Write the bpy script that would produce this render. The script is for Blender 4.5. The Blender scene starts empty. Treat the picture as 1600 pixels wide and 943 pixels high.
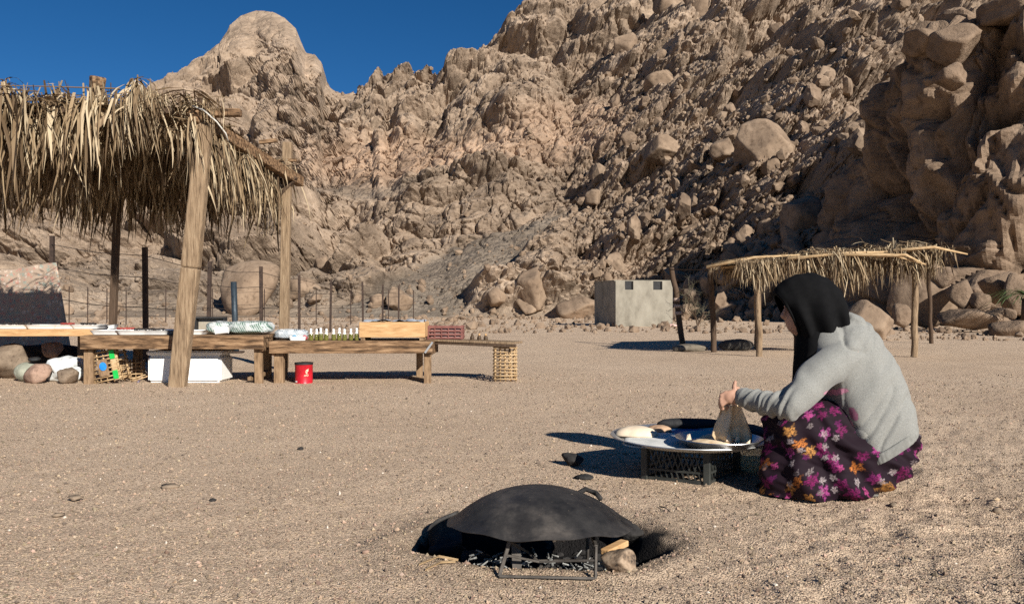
import bpy, bmesh, math, random
import numpy as np
from mathutils import Vector, Matrix

random.seed(7)
RNG = np.random.default_rng(11)
SC = bpy.context.scene
COL = SC.collection

# ------------------------------------------------------------------ camera, sky, sun, exposure
CAM_H = 0.87
FPX = 1244.0                       # focal length in pixels of the 1600 px wide photograph
HORIZON = 479.0
cam_data = bpy.data.cameras.new("camera")
cam_data.sensor_width = 36.0
cam_data.lens = 36.0 * FPX / 1600.0
cam_data.clip_start = 0.05
cam_data.clip_end = 3000.0
cam = bpy.data.objects.new("camera", cam_data)
COL.objects.link(cam)
cam.location = (0, 0, CAM_H)
cam.rotation_euler = (math.radians(90) + math.atan((HORIZON - 471.5) / FPX), 0, 0)
SC.camera = cam

SUN_AZ = math.atan2(0.53, -0.848)      # measured from +Y towards +X: the sun stands behind the camera, to the right
SUN_EL = math.radians(26.5)
world = bpy.data.worlds.new("World")
SC.world = world
world.use_nodes = True
wn = world.node_tree.nodes
wl = world.node_tree.links
wn.clear()
w_out = wn.new("ShaderNodeOutputWorld")
w_bg = wn.new("ShaderNodeBackground")
w_sky = wn.new("ShaderNodeTexSky")
w_sky.sky_type = 'NISHITA'
w_sky.sun_disc = False
w_sky.sun_elevation = SUN_EL
w_sky.sun_rotation = SUN_AZ
w_sky.altitude = 1500.0
w_sky.air_density = 0.75
w_sky.dust_density = 0.0
w_sky.ozone_density = 4.0
w_hsv = wn.new("ShaderNodeHueSaturation")
w_hsv.inputs["Saturation"].default_value = 1.24
w_bg.inputs["Strength"].default_value = 0.050
wl.new(w_sky.outputs[0], w_hsv.inputs["Color"])
wl.new(w_hsv.outputs[0], w_bg.inputs["Color"])
wl.new(w_bg.outputs[0], w_out.inputs["Surface"])

sun_data = bpy.data.lights.new("sun", 'SUN')
sun_data.energy = 5.0
sun_data.angle = math.radians(0.53)
sun_data.color = (1.0, 0.945, 0.855)
sun = bpy.data.objects.new("sun", sun_data)
COL.objects.link(sun)
to_sun = Vector((math.sin(SUN_AZ) * math.cos(SUN_EL), math.cos(SUN_AZ) * math.cos(SUN_EL), math.sin(SUN_EL)))
sun.rotation_euler = to_sun.to_track_quat('Z', 'Y').to_euler()
sun.location = to_sun * 60

SC.view_settings.view_transform = 'Standard'
SC.view_settings.look = 'None'
SC.view_settings.gamma = 1.0
SC.view_settings.exposure = 0.60
SC.cycles.use_denoising = False
SC.cycles.max_bounces = 6
SC.cycles.sample_clamp_indirect = 2.5
SC.cycles.caustics_reflective = False
SC.cycles.caustics_refractive = False
SC.cycles.transparent_max_bounces = 8

# ------------------------------------------------------------------ helpers: placing
def P(px, py, d):
    """A point of the place from its position in the photograph and its distance along the view axis."""
    return np.array([(px - 800.0) / FPX * d, d, CAM_H - (py - HORIZON) / FPX * d])

def ground_d(py):
    return CAM_H * FPX / (py - HORIZON)

def G(px, py):
    d = ground_d(py)
    return np.array([(px - 800.0) / FPX * d, d, 0.0])

# ------------------------------------------------------------------ helpers: noise
def _h(ix, iy, iz, seed):
    n = (ix.astype(np.uint32) * np.uint32(374761393) + iy.astype(np.uint32) * np.uint32(668265263)
         + iz.astype(np.uint32) * np.uint32(2147483647) + np.uint32((seed * 974634777) & 0xffffffff))
    n = (n ^ (n >> np.uint32(13))) * np.uint32(1274126177)
    n = (n ^ (n >> np.uint32(16))) * np.uint32(2246822519)
    return n ^ (n >> np.uint32(15))

def _hf(ix, iy, iz, seed):
    return _h(ix, iy, iz, seed).astype(np.float32) / np.float32(4294967295.0)

def vnoise(p, seed=0):
    """Value noise in -1..1 at points p (N,3)."""
    p = np.asarray(p, np.float32)
    i = np.floor(p).astype(np.int64)
    f = p - i
    f = f * f * f * (f * (f * 6 - 15) + 10)
    r = 0
    for dx in (0, 1):
        for dy in (0, 1):
            for dz in (0, 1):
                w = ((f[:, 0] if dx else 1 - f[:, 0]) * (f[:, 1] if dy else 1 - f[:, 1]) * (f[:, 2] if dz else 1 - f[:, 2]))
                r = r + w * _hf(i[:, 0] + dx, i[:, 1] + dy, i[:, 2] + dz, seed)
    return r * 2 - 1

def fbm(p, octaves=4, seed=0, gain=0.5):
    a, r, q, tot = 1.0, 0, np.asarray(p, np.float32), 0
    for o in range(octaves):
        r = r + a * vnoise(q * (2.03 ** o) + 17.3 * o, seed + o)
        tot += a
        a *= gain
    return r / tot

def worley(p, seed=0):
    """Nearest and second distance, a random number of the nearest cell, and the vector from its centre."""
    p = np.asarray(p, np.float32)
    i = np.floor(p).astype(np.int64)
    n = len(p)
    f1 = np.full(n, 9.0, np.float32)
    f2 = np.full(n, 9.0, np.float32)
    cid = np.zeros((n, 3), np.int64)
    vec = np.zeros((n, 3), np.float32)
    for dx in (-1, 0, 1):
        for dy in (-1, 0, 1):
            for dz in (-1, 0, 1):
                c = i + np.array([dx, dy, dz])
                q = np.stack([_hf(c[:, 0], c[:, 1], c[:, 2], seed + k) for k in range(3)], 1) * 0.86 + 0.07 + c
                v = p - q.astype(np.float32)
                d = np.sqrt((v * v).sum(1))
                near = d < f1
                f2 = np.where(near, f1, np.minimum(f2, d))
                f1 = np.where(near, d, f1)
                cid[near] = c[near]
                vec[near] = v[near]
    rnd = [_hf(cid[:, 0], cid[:, 1], cid[:, 2], seed + 11 + k) for k in range(4)]
    return f1, f2, rnd, vec

def chunks(p, size, seed, off=0.3, tilt=0.35, dome=0.15, crack=0.25, crack_w=0.10, edge=0.22):
    """Broken rock: every cell a tilted, slightly rounded block with a groove round it. In metres."""
    f1, f2, r, v = worley(p / size, seed)
    e = f2 - f1
    h = off * (r[0] - 0.5) * 2 * sstep(0.0, edge, e) + tilt * sstep(0.0, edge * 0.8, e) * ((r[1] - 0.5) * v[:, 0] + (r[2] - 0.5) * v[:, 2] + (r[3] - 0.5) * v[:, 1]) * 2
    h = h + dome * (1 - np.minimum(f1 / 0.7, 1) ** 2) - crack * np.exp(-(f2 - f1) / crack_w)
    return h * size

def frame(rx, ry, rz):
    return np.array(Matrix.Rotation(rx, 3, 'X') @ Matrix.Rotation(ry, 3, 'Y') @ Matrix.Rotation(rz, 3, 'Z'), np.float32)

def blocks(p, size, seed, fr, steep=1.5, cap=(0.0, 0.42), tilt=0.5, axes=(1, 1, 1), r0=0.60, joint=0.0):
    """Jointed rock: flat-topped, tilted, sharp-edged blocks whose sides follow the joint planes fr. In metres."""
    q = (np.asarray(p, np.float32) @ fr) / size * np.asarray(axes, np.float32)
    i = np.floor(q).astype(np.int64)
    best = np.full(len(q), -0.35, np.float32)
    second = np.full(len(q), -0.35, np.float32)
    for dx in (-1, 0, 1):
        for dy in (-1, 0, 1):
            for dz in (-1, 0, 1):
                cx, cy, cz = i[:, 0] + dx, i[:, 1] + dy, i[:, 2] + dz
                hs = _h(cx, cy, cz, seed)
                hs2 = _h(cx, cy, cz, seed + 1)
                def bits(h_, k):
                    return ((h_ >> np.uint32(8 * k)) & np.uint32(255)).astype(np.float32) / 255.0
                u = q[:, 0] - cx - 0.1 - 0.8 * bits(hs, 0)
                v = q[:, 1] - cy - 0.1 - 0.8 * bits(hs, 1)
                w = q[:, 2] - cz - 0.1 - 0.8 * bits(hs, 2)
                sc = 0.75 + 0.7 * bits(hs, 3)
                skew = (bits(hs2, 3) - 0.5) * 0.7
                d = np.maximum(np.maximum(np.abs(u + skew * w), np.abs(v - skew * u)), np.abs(w + 0.5 * skew * v)) * sc
                d = np.maximum(d, (np.abs(u) + np.abs(v) + np.abs(w)) * 0.58 * sc)
                t = cap[0] + (cap[1] - cap[0]) * bits(hs2, 0) + tilt * ((bits(hs2, 1) - 0.5) * u + (bits(hs2, 2) - 0.5) * w + (bits(hs, 3) - 0.5) * v)
                h = np.minimum(t, steep * (r0 - d))
                second = np.where(h > best, best, np.maximum(second, h))
                best = np.maximum(best, h)
    if joint:
        best = best - joint * np.exp(-(best - second) / 0.035)
    return best * size

def sstep(a, b, x):
    t = np.clip((x - a) / (b - a), 0, 1)
    return t * t * (3 - 2 * t)

# ------------------------------------------------------------------ helpers: materials
def nt(name):
    m = bpy.data.materials.new(name)
    m.use_nodes = True
    return m, m.node_tree.nodes, m.node_tree.links, m.node_tree.nodes["Principled BSDF"]

def ramp(n, stops):
    r = n.new("ShaderNodeValToRGB")
    while len(r.color_ramp.elements) < len(stops):
        r.color_ramp.elements.new(0.5)
    for e, (p, c) in zip(r.color_ramp.elements, stops):
        e.position = p
        e.color = (*c, 1) if len(c) == 3 else c
    return r

MATS = {}
def mat(name, cols, scale=6.0, rough=0.8, bump=0.2, bscale=None, stretch=(1, 1, 1), metal=0.0, detail=6.0,
        alpha=None, trans=0.0, spec=0.3, dist=0.02, spread=(0.3, 0.7), sheen=0.0, twosided=0.0):
    """A procedural material: two or three colours mixed by noise, with fine relief."""
    if name in MATS:
        return MATS[name]
    m, n, l, b = nt(name)
    tc = n.new("ShaderNodeTexCoord")
    mp = n.new("ShaderNodeMapping")
    mp.inputs["Scale"].default_value = stretch
    no = n.new("ShaderNodeTexNoise")
    no.inputs["Scale"].default_value = scale
    no.inputs["Detail"].default_value = detail
    no.inputs["Roughness"].default_value = 0.62
    l.new(tc.outputs["Object"], mp.inputs[0])
    l.new(mp.outputs[0], no.inputs["Vector"])
    k = len(cols)
    st = [(spread[0] + (spread[1] - spread[0]) * i / max(1, k - 1), c) for i, c in enumerate(cols)]
    if k == 1:
        c = cols[0]
        st = [(0.3, tuple(x * 0.86 for x in c)), (0.7, tuple(min(1, x * 1.1) for x in c))]
    r = ramp(n, st)
    l.new(no.outputs[0], r.inputs[0])
    l.new(r.outputs[0], b.inputs["Base Color"])
    b.inputs["Roughness"].default_value = rough
    b.inputs["Metallic"].default_value = metal
    b.inputs["Specular IOR Level"].default_value = spec
    b.inputs["Transmission Weight"].default_value = trans
    b.inputs["Sheen Weight"].default_value = sheen
    if alpha is not None:
        b.inputs["Alpha"].default_value = alpha
    if bump:
        n2 = n.new("ShaderNodeTexNoise")
        n2.inputs["Scale"].default_value = bscale or scale * 4
        n2.inputs["Detail"].default_value = 5
        l.new(mp.outputs[0], n2.inputs["Vector"])
        bp = n.new("ShaderNodeBump")
        bp.inputs["Strength"].default_value = bump
        bp.inputs["Distance"].default_value = dist
        l.new(n2.outputs[0], bp.inputs["Height"])
        l.new(bp.outputs[0], b.inputs["Normal"])
    MATS[name] = m
    return m

# ------------------------------------------------------------------ helpers: meshes and objects
class MB:
    """Collects shapes that make ONE mesh."""
    def __init__(self):
        self.v, self.f, self.n = [], [], 0

    def add(self, verts, faces):
        verts = np.asarray(verts, float).reshape(-1, 3)
        self.v.append(verts)
        self.f.extend([tuple(int(i) + self.n for i in f) for f in faces])
        self.n += len(verts)
        return self

    def box(self, c, s, rot=None, taper=1.0):
        c = np.asarray(c, float)
        h = np.asarray(s, float) / 2
        q = np.array([[-1, -1, -1], [1, -1, -1], [1, 1, -1], [-1, 1, -1], [-1, -1, 1], [1, -1, 1], [1, 1, 1], [-1, 1, 1]], float)
        q[4:, :2] *= taper
        q = q * h
        if rot is not None:
            q = q @ np.array(rot.to_3x3() if hasattr(rot, "to_3x3") else rot).T
        return self.add(q + c, [(0, 3, 2, 1), (4, 5, 6, 7), (0, 1, 5, 4), (1, 2, 6, 5), (2, 3, 7, 6), (3, 0, 4, 7)])

    def bar(self, a, b, w, h, up=(0, 0, 1), w2=None, h2=None):
        """A squared timber from a to b."""
        a, b = np.asarray(a, float), np.asarray(b, float)
        d = (b - a) / np.linalg.norm(b - a)
        s = np.cross(d, up)
        if np.linalg.norm(s) < 1e-6:
            s = np.cross(d, (1, 0, 0))
        s /= np.linalg.norm(s)
        u = np.cross(s, d)
        w2 = w if w2 is None else w2
        h2 = h if h2 is None else h2
        q = [p + s * sx * ww / 2 + u * sz * hh / 2 for p, ww, hh in ((a, w, h), (b, w2, h2)) for sx, sz in ((-1, -1), (1, -1), (1, 1), (-1, 1))]
        return self.add(q, [(0, 1, 2, 3), (7, 6, 5, 4), (0, 4, 5, 1), (1, 5, 6, 2), (2, 6, 7, 3), (3, 7, 4, 0)])

    def tube(self, pts, rad, n=8, caps=True):
        pts = np.asarray(pts, float)
        k = len(pts)
        rad = np.broadcast_to(np.asarray(rad, float), (k,))
        up = None
        rings = []
        for i in range(k):
            d = pts[min(i + 1, k - 1)] - pts[max(i - 1, 0)]
            d = d / (np.linalg.norm(d) + 1e-12)
            if up is None:
                up = np.array([0, 0, 1.0]) if abs(d[2]) < 0.9 else np.array([1.0, 0, 0])
            s = np.cross(d, up)
            s /= np.linalg.norm(s) + 1e-12
            up = np.cross(s, d)
            a = np.arange(n) * 2 * math.pi / n
            rings.append(pts[i] + rad[i] * (np.cos(a)[:, None] * s + np.sin(a)[:, None] * up))
        f = []
        for i in range(k - 1):
            for j in range(n):
                j2 = (j + 1) % n
                f.append((i * n + j, i * n + j2, (i + 1) * n + j2, (i + 1) * n + j))
        if caps:
            f.append(tuple(range(n))[::-1])
            f.append(tuple((k - 1) * n + j for j in range(n)))
        return self.add(np.concatenate(rings), f)

    def loft(self, rings, closed=True, cap0=True, cap1=True):
        n = len(rings[0])
        k = len(rings)
        f = []
        for i in range(k - 1):
            for j in range(n if closed else n - 1):
                j2 = (j + 1) % n
                f.append((i * n + j, i * n + j2, (i + 1) * n + j2, (i + 1) * n + j))
        if cap0:
            f.append(tuple(range(n))[::-1])
        if cap1:
            f.append(tuple((k - 1) * n + j for j in range(n)))
        return self.add(np.concatenate([np.asarray(r, float) for r in rings]), f)

    def lathe(self, c, prof, n=32, squash=1.0):
        c = np.asarray(c, float)
        a = np.arange(n) * 2 * math.pi / n
        rings = [np.stack([c[0] + r * np.cos(a), c[1] + squash * r * np.sin(a), np.full(n, c[2] + z)], 1) for r, z in prof]
        return self.loft(rings, cap0=prof[0][0] > 1e-6, cap1=prof[-1][0] > 1e-6)

    def ball(self, c, r, nu=16, nv=10, rot=None):
        r = np.broadcast_to(np.asarray(r, float), (3,))
        rings = []
        for i in range(nv + 1):
            t = math.pi * (0.02 + 0.96 * i / nv)
            a = np.arange(nu) * 2 * math.pi / nu
            q = np.stack([np.sin(t) * np.cos(a), np.sin(t) * np.sin(a), np.full(nu, -math.cos(t))], 1) * r
            if rot is not None:
                q = q @ np.array(rot.to_3x3()).T
            rings.append(q + np.asarray(c, float))
        return self.loft(rings)

    def grid(self, pts):
        """pts: (rows, cols, 3)."""
        r, c, _ = pts.shape
        idx = np.arange(r * c).reshape(r, c)
        f = np.stack([idx[:-1, :-1], idx[:-1, 1:], idx[1:, 1:], idx[1:, :-1]], -1).reshape(-1, 4)
        return self.add(pts.reshape(-1, 3), f.tolist())

    def verts(self):
        return np.concatenate(self.v)

ORG = {}

def raw_mesh(name, v, f, material=None, smooth=False):
    """A mesh from arrays; f may be an (N,3) or (N,4) array or a list of tuples."""
    me = bpy.data.meshes.new(name)
    v = np.ascontiguousarray(v, np.float32)
    if isinstance(f, np.ndarray):
        k = f.shape[1]
        me.vertices.add(len(v))
        me.vertices.foreach_set("co", v.ravel())
        me.loops.add(f.size)
        me.loops.foreach_set("vertex_index", np.ascontiguousarray(f, np.int32).ravel())
        me.polygons.add(len(f))
        me.polygons.foreach_set("loop_start", np.arange(0, f.size, k, dtype=np.int32))
        me.polygons.foreach_set("loop_total", np.full(len(f), k, np.int32))
        me.update(calc_edges=True)
    else:
        me.from_pydata(v.tolist(), [], f)
        me.update()
    if material:
        me.materials.append(material)
    me.polygons.foreach_set("use_smooth", np.full(len(me.polygons), smooth))
    return me

def tag(o, label=None, cat=None, group=None, kind=None):
    for k, v in (("label", label), ("category", cat), ("group", group), ("kind", kind)):
        if v:
            o[k] = v
    return o

def link(name, me, parent=None, loc=(0, 0, 0)):
    """Links mesh data whose vertices are relative to loc (in the place)."""
    o = bpy.data.objects.new(name, me)
    COL.objects.link(o)
    loc = np.asarray(loc, float)
    if parent is not None:
        o.parent = parent
        o.location = loc - ORG[parent.name]
    else:
        o.location = loc
    ORG[o.name] = loc
    return o

def obj(name, mb, material, parent=None, smooth=False, label=None, cat=None, group=None, kind=None, bevel=0.0, auto=None):
    v = mb.verts()
    if parent is not None:
        org = ORG[parent.name]
    else:
        lo, hi = v.min(0), v.max(0)
        org = np.array([(lo[0] + hi[0]) / 2, (lo[1] + hi[1]) / 2, lo[2]])
    me = raw_mesh(name, v - org, mb.f, material, smooth)
    if auto:
        me.set_sharp_from_angle(angle=math.radians(auto))
    o = link(name, me, parent, org)
    if bevel:
        bv = o.modifiers.new("bevel", 'BEVEL')
        bv.width = bevel
        bv.segments = 2
        bv.limit_method = 'ANGLE'
    return tag(o, label, cat, group, kind)

def thing(name, loc, label, cat, group=None):
    o = bpy.data.objects.new(name, None)
    o.empty_display_size = 0.1
    COL.objects.link(o)
    o.location = loc
    ORG[o.name] = np.asarray(loc, float)
    return tag(o, label, cat, group)

def remeshed(mb, voxel, smooth_iter=4, factor=0.5):
    """The outer skin of overlapping shapes as one continuous surface: (verts, quad or polygon list)."""
    me = raw_mesh("tmp", mb.verts(), mb.f)
    bm = bmesh.new()
    bm.from_mesh(me)
    bmesh.ops.recalc_face_normals(bm, faces=bm.faces)
    bm.to_mesh(me)
    bm.free()
    o = bpy.data.objects.new("tmp", me)
    COL.objects.link(o)
    r = o.modifiers.new("r", 'REMESH')
    r.mode = 'VOXEL'
    r.voxel_size = voxel
    if smooth_iter:
        s = o.modifiers.new("s", 'SMOOTH')
        s.factor = factor
        s.iterations = smooth_iter
    dg = bpy.context.evaluated_depsgraph_get()
    out = bpy.data.meshes.new_from_object(o.evaluated_get(dg))
    v = np.empty(len(out.vertices) * 3, np.float32)
    out.vertices.foreach_get("co", v)
    nr = np.empty(len(out.vertices) * 3, np.float32)
    out.vertices.foreach_get("normal", nr)
    f = [tuple(p.vertices) for p in out.polygons]
    bpy.data.objects.remove(o)
    bpy.data.meshes.remove(out)
    bpy.data.meshes.remove(me)
    return v.reshape(-1, 3), nr.reshape(-1, 3), f

def ico(sub):
    bm = bmesh.new()
    bmesh.ops.create_icosphere(bm, subdivisions=sub, radius=1)
    v = np.array([x.co[:] for x in bm.verts], np.float32)
    f = np.array([[x.index for x in y.verts] for y in bm.faces], np.int32)
    bm.free()
    return v, f
ICO = {k: ico(k) for k in (1, 2, 3, 4, 5)}

def rock_shape(sub, seed, planes=11, soft=14.0, rough=0.05, rscale=2.0, chip=0.0):
    """A boulder: a ball cut by random planes, its edges worn, its faces uneven."""
    rg = np.random.default_rng(seed)
    v, f = ICO[sub]
    planes = planes + 2
    k = np.arange(planes) + 0.5                     # spread round the ball, then jittered
    ph, el = k * 2.399963, np.arccos(1 - 2 * k / planes)
    d = np.stack([np.cos(ph) * np.sin(el), np.sin(ph) * np.sin(el), np.cos(el)], 1) + rg.normal(0, 0.22, (planes, 3))
    q4 = rg.normal(size=(3, 3))
    d = d @ np.linalg.qr(q4)[0].T
    d /= np.linalg.norm(d, axis=1)[:, None]
    dist = rg.uniform(0.60, 1.0, planes)
    c = np.maximum(v @ d.T, 1e-3) / dist            # 1 / radius for every plane
    r = 1.0 / (np.sum(c ** soft, 1) ** (1 / soft) + 0.0)
    r = np.minimum(r, 1.25)
    if rough:
        r = r * (1 + rough * fbm(v * rscale + seed * 3.1, 3, seed))
    if chip:
        r = r + chip * chunks(v * 1.0 + seed, 0.55, seed, 0.25, 0.4, 0.1, 0.25, 0.06)
    return (v * r[:, None]).astype(np.float32), f

# ------------------------------------------------------------------ rock materials
def rock_material(name, use_tint, cols, scale, bump=0.6, bdist=0.25, vein=True):
    m, n, l, b = nt(name)
    tc = n.new("ShaderNodeTexCoord")
    a = n.new("ShaderNodeTexNoise")
    a.inputs["Scale"].default_value = scale
    a.inputs["Detail"].default_value = 9
    a.inputs["Roughness"].default_value = 0.68
    l.new(tc.outputs["Object"], a.inputs["Vector"])
    r = ramp(n, [(0.32, cols[0]), (0.5, cols[1]), (0.68, cols[2])])
    l.new(a.outputs[0], r.inputs[0])
    col = r.outputs[0]
    if use_tint:
        at = n.new("ShaderNodeAttribute")
        at.attribute_name = "tint"
        mx = n.new("ShaderNodeMix")
        mx.data_type = 'RGBA'
        mx.blend_type = 'MULTIPLY'
        mx.inputs[0].default_value = 1.0
        l.new(col, mx.inputs[6])
        l.new(at.outputs["Color"], mx.inputs[7])
        col = mx.outputs[2]
    # dark desert varnish and lichen specks
    d = n.new("ShaderNodeTexNoise")
    d.inputs["Scale"].default_value = scale * 5.3
    d.inputs["Detail"].default_value = 6
    d.inputs["Roughness"].default_value = 0.7
    l.new(tc.outputs["Object"], d.inputs["Vector"])
    dr = ramp(n, [(0.34, (0.52, 0.50, 0.49)), (0.47, (1, 1, 1))])
    l.new(d.outputs[0], dr.inputs[0])
    mx2 = n.new("ShaderNodeMix")
    mx2.data_type = 'RGBA'
    mx2.blend_type = 'MULTIPLY'
    mx2.inputs[0].default_value = 0.85
    l.new(col, mx2.inputs[6])
    l.new(dr.outputs[0], mx2.inputs[7])
    l.new(mx2.outputs[2], b.inputs["Base Color"])
    b.inputs["Roughness"].default_value = 0.93
    b.inputs["Specular IOR Level"].default_value = 0.15
    e = n.new("ShaderNodeTexNoise")
    e.inputs["Scale"].default_value = scale * 9
    e.inputs["Detail"].default_value = 8
    e.inputs["Roughness"].default_value = 0.7
    l.new(tc.outputs["Object"], e.inputs["Vector"])
    bp = n.new("ShaderNodeBump")
    bp.inputs["Strength"].default_value = bump
    bp.inputs["Distance"].default_value = bdist
    l.new(e.outputs[0], bp.inputs["Height"])
    l.new(bp.outputs[0], b.inputs["Normal"])
    return m

ROCK_COLS = ((0.165, 0.122, 0.088), (0.285, 0.213, 0.154), (0.385, 0.293, 0.215))
M_hill = rock_material("hillside_rock", True, ROCK_COLS, 0.16, 0.7, 0.35)
M_cliff = rock_material("cliff_rock", False, ((0.13, 0.092, 0.064), (0.22, 0.156, 0.108), (0.30, 0.218, 0.154)), 0.35, 0.9, 0.16)
M_boulder = rock_material("boulder_rock", False, ((0.155, 0.110, 0.077), (0.245, 0.176, 0.122), (0.33, 0.244, 0.173)), 0.5, 0.5, 0.06)
M_scree = rock_material("scree_rock", False, ((0.13, 0.092, 0.064), (0.215, 0.154, 0.107), (0.30, 0.222, 0.157)), 0.22, 0.4, 0.05)
M_grey_stone = rock_material("grey_brown_stone", False, ((0.13, 0.095, 0.07), (0.21, 0.16, 0.115), (0.30, 0.23, 0.17)), 5.0, 0.4, 0.01)
M_pink_stone = rock_material("pink_granite_stone", False, ((0.24, 0.155, 0.115), (0.33, 0.22, 0.165), (0.42, 0.30, 0.23)), 5.0, 0.4, 0.01)

# ------------------------------------------------------------------ hillside
SKY_PX = [-700, -300, 0, 150, 230, 262, 300, 325, 345, 352, 358, 375, 400, 425, 445, 462, 470, 478, 492, 503, 509, 520, 533, 545, 560, 583, 588, 594, 601, 606, 614, 626, 640, 650, 660, 680, 692, 700, 720, 742, 758, 775, 790, 815, 840, 870, 885, 892, 905, 960, 1050, 1300, 2400]
SKY_PY = [150, 170, 190, 175, 155, 128, 104, 88, 74, 56, 40, 25, 16, 18, 28, 45, 66, 84, 86, 100, 128, 141, 148, 150, 146, 136, 122, 117, 121, 132, 128, 115, 110, 111, 117, 110, 104, 92, 76, 58, 40, 30, 20, 10, 6, 4, 8, 4, -12, -45, -85, -110, -120]
DEPTH = {  # column of the photograph: (row, distance in metres) pairs from the foot to the ridge
    -700: [(500, 48), (430, 60), (330, 90), (240, 140), (150, 200)],
    0:    [(497, 56), (450, 70), (400, 88), (330, 112), (260, 150), (190, 200)],
    250:  [(497, 58), (450, 72), (400, 92), (330, 118), (250, 160), (140, 215)],
    400:  [(497, 60), (460, 70), (400, 90), (330, 116), (270, 140), (210, 170), (110, 205), (60, 218), (16, 235)],
    540:  [(497, 60), (460, 69), (400, 86), (330, 108), (280, 126), (210, 160), (150, 205)],
    700:  [(496, 62), (460, 69), (400, 83), (340, 97), (300, 106), (215, 122), (170, 140), (95, 165)],
    900:  [(496, 60), (450, 68), (400, 76), (350, 84), (300, 93), (200, 114), (100, 138), (0, 165), (-12, 172)],
    1100: [(500, 52), (450, 57), (400, 62), (340, 69), (280, 77), (200, 91), (100, 113), (0, 140), (-90, 170)],
    1300: [(505, 44), (450, 47.5), (400, 50.5), (340, 55), (280, 60.5), (200, 71), (100, 90), (0, 115), (-110, 150)],
    1600: [(510, 36), (450, 41), (400, 45), (340, 49.5), (280, 55), (200, 65), (100, 83), (0, 106), (-115, 140)],
    2400: [(520, 28), (450, 36), (400, 43), (340, 51), (280, 60), (200, 72), (100, 90), (0, 112), (-120, 140)],
}
NROW, NCOL = 460, 1000
col_px = np.concatenate([np.linspace(-650, -40, 60, endpoint=False), np.linspace(-40, 1640, 890, endpoint=False), np.linspace(1640, 2300, 50)])
tt = np.linspace(0, 1, NROW)
tt = tt ** 0.97
keys = sorted(DEPTH)
prof = []
for k in keys:
    a = np.array(DEPTH[k], float)
    t = (a[0, 0] - a[:, 0]) / (a[0, 0] - a[-1, 0])
    prof.append(np.interp(tt, t, a[:, 1]))
prof = np.array(prof)
sky_row = np.interp(col_px, SKY_PX, SKY_PY)
base_row = np.interp(col_px, keys, [DEPTH[k][0][0] for k in keys])
PY = base_row[None, :] + (sky_row - base_row)[None, :] * tt[:, None]
D = np.stack([np.interp(col_px, keys, prof[:, i]) for i in range(NROW)])
# smooth the depth along the slope so that the facets of the table do not show
for _ in range(40):
    D[1:-1] = 0.25 * D[:-2] + 0.5 * D[1:-1] + 0.25 * D[2:]
PX = np.broadcast_to(col_px[None, :], PY.shape)
X = (PX - 800) / FPX * D
Z = CAM_H - (PY - HORIZON) / FPX * D
Z[0] = -1.0
pos = np.stack([X, D, Z], -1).reshape(-1, 3)
qx, qy = PX.ravel(), PY.ravel()
tflat = np.repeat(tt, NCOL)

def blob(cx, cy, rx, ry, soft=0.35, rot=0.0):
    c, s = math.cos(rot), math.sin(rot)
    u = ((qx - cx) * c + (qy - cy) * s) / rx
    v = (-(qx - cx) * s + (qy - cy) * c) / ry
    r = np.sqrt(u * u + v * v)
    return 1 - sstep(1 - soft, 1 + soft, r + 0.16 * vnoise(pos * 0.12, 77))

wob = np.stack([fbm(pos * 0.045, 3, 201), fbm(pos * 0.045, 3, 202), fbm(pos * 0.045, 3, 203)], 1) * 5.0
pw = pos + wob
pf = pos + 0.9 * np.stack([vnoise(pos * 0.35, 211), vnoise(pos * 0.35, 212), vnoise(pos * 0.35, 213)], 1)

m_dome = np.clip(blob(412, 50, 66, 62) + blob(488, 110, 18, 26), 0, 1)
m_flank = np.clip(blob(390, 200, 170, 120) * (1 - m_dome), 0, 1)
m_pink = np.clip(blob(640, 258, 150, 40, 0.4, -0.12) + 0.8 * blob(880, 215, 110, 40, 0.4, -0.3), 0, 1)
m_out = np.clip(blob(765, 345, 150, 44, 0.4, -0.28) + blob(560, 345, 70, 36, 0.4, -0.3), 0, 1)
# tongue of dark gravel running down between the outcrops
line = np.interp(qx, [430, 470, 560, 700, 800, 870, 900], [500, 498, 478, 400, 352, 330, 335])
line2 = np.interp(qx, [430, 560, 700, 800, 860, 900], [503, 505, 492, 430, 372, 335])
m_dark = sstep(-6, 8, qy - line + 7 * vnoise(pos * 0.25, 5)) * sstep(-8, 10, line2 - qy + 7 * vnoise(pos * 0.25, 6)) * (qx > 440) * (qx < 890)
m_dark = np.clip(m_dark + 0.6 * blob(560, 305, 110, 16, 0.5, 0.06) + 0.5 * blob(330, 455, 230, 34, 0.6), 0, 1)
m_foot = sstep(455, 490, qy)
m_scree = sstep(820, 960, qx - 0.25 * (qy - 300) + 30 * vnoise(pos * 0.06, 9)) * sstep(60, 230, qy)
calm = np.clip(m_dome * 1.0 + m_out * 0.6 + m_pink * 0.85 + m_dark * 0.8 + m_foot * 0.75, 0, 0.93)

h = 2.6 * fbm(pos * 0.028, 4, 31) * (1 - 0.7 * m_foot) * (1 - 0.8 * m_dome)
rough_ = 1 - calm
FA, FB, FC, FD = frame(0.35, 0.25, 0.5), frame(-0.3, 0.55, 0.2), frame(0.1, 0.78, 0.15), frame(0.6, -0.3, 0.9)
h += 0.95 * blocks(pw, 17.0, 41, FA, 1.9, (0.05, 0.40), 0.5) * (1 - calm * 0.95) * (1 - 0.55 * m_scree)
h += 0.92 * blocks(pw, 7.0, 42, FB, 1.9, (0.0, 0.42), 0.7, (1, 0.8, 0.8), joint=0.10) * rough_ * (1 - 0.35 * m_scree) * (1 - 0.5 * m_flank)
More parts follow.
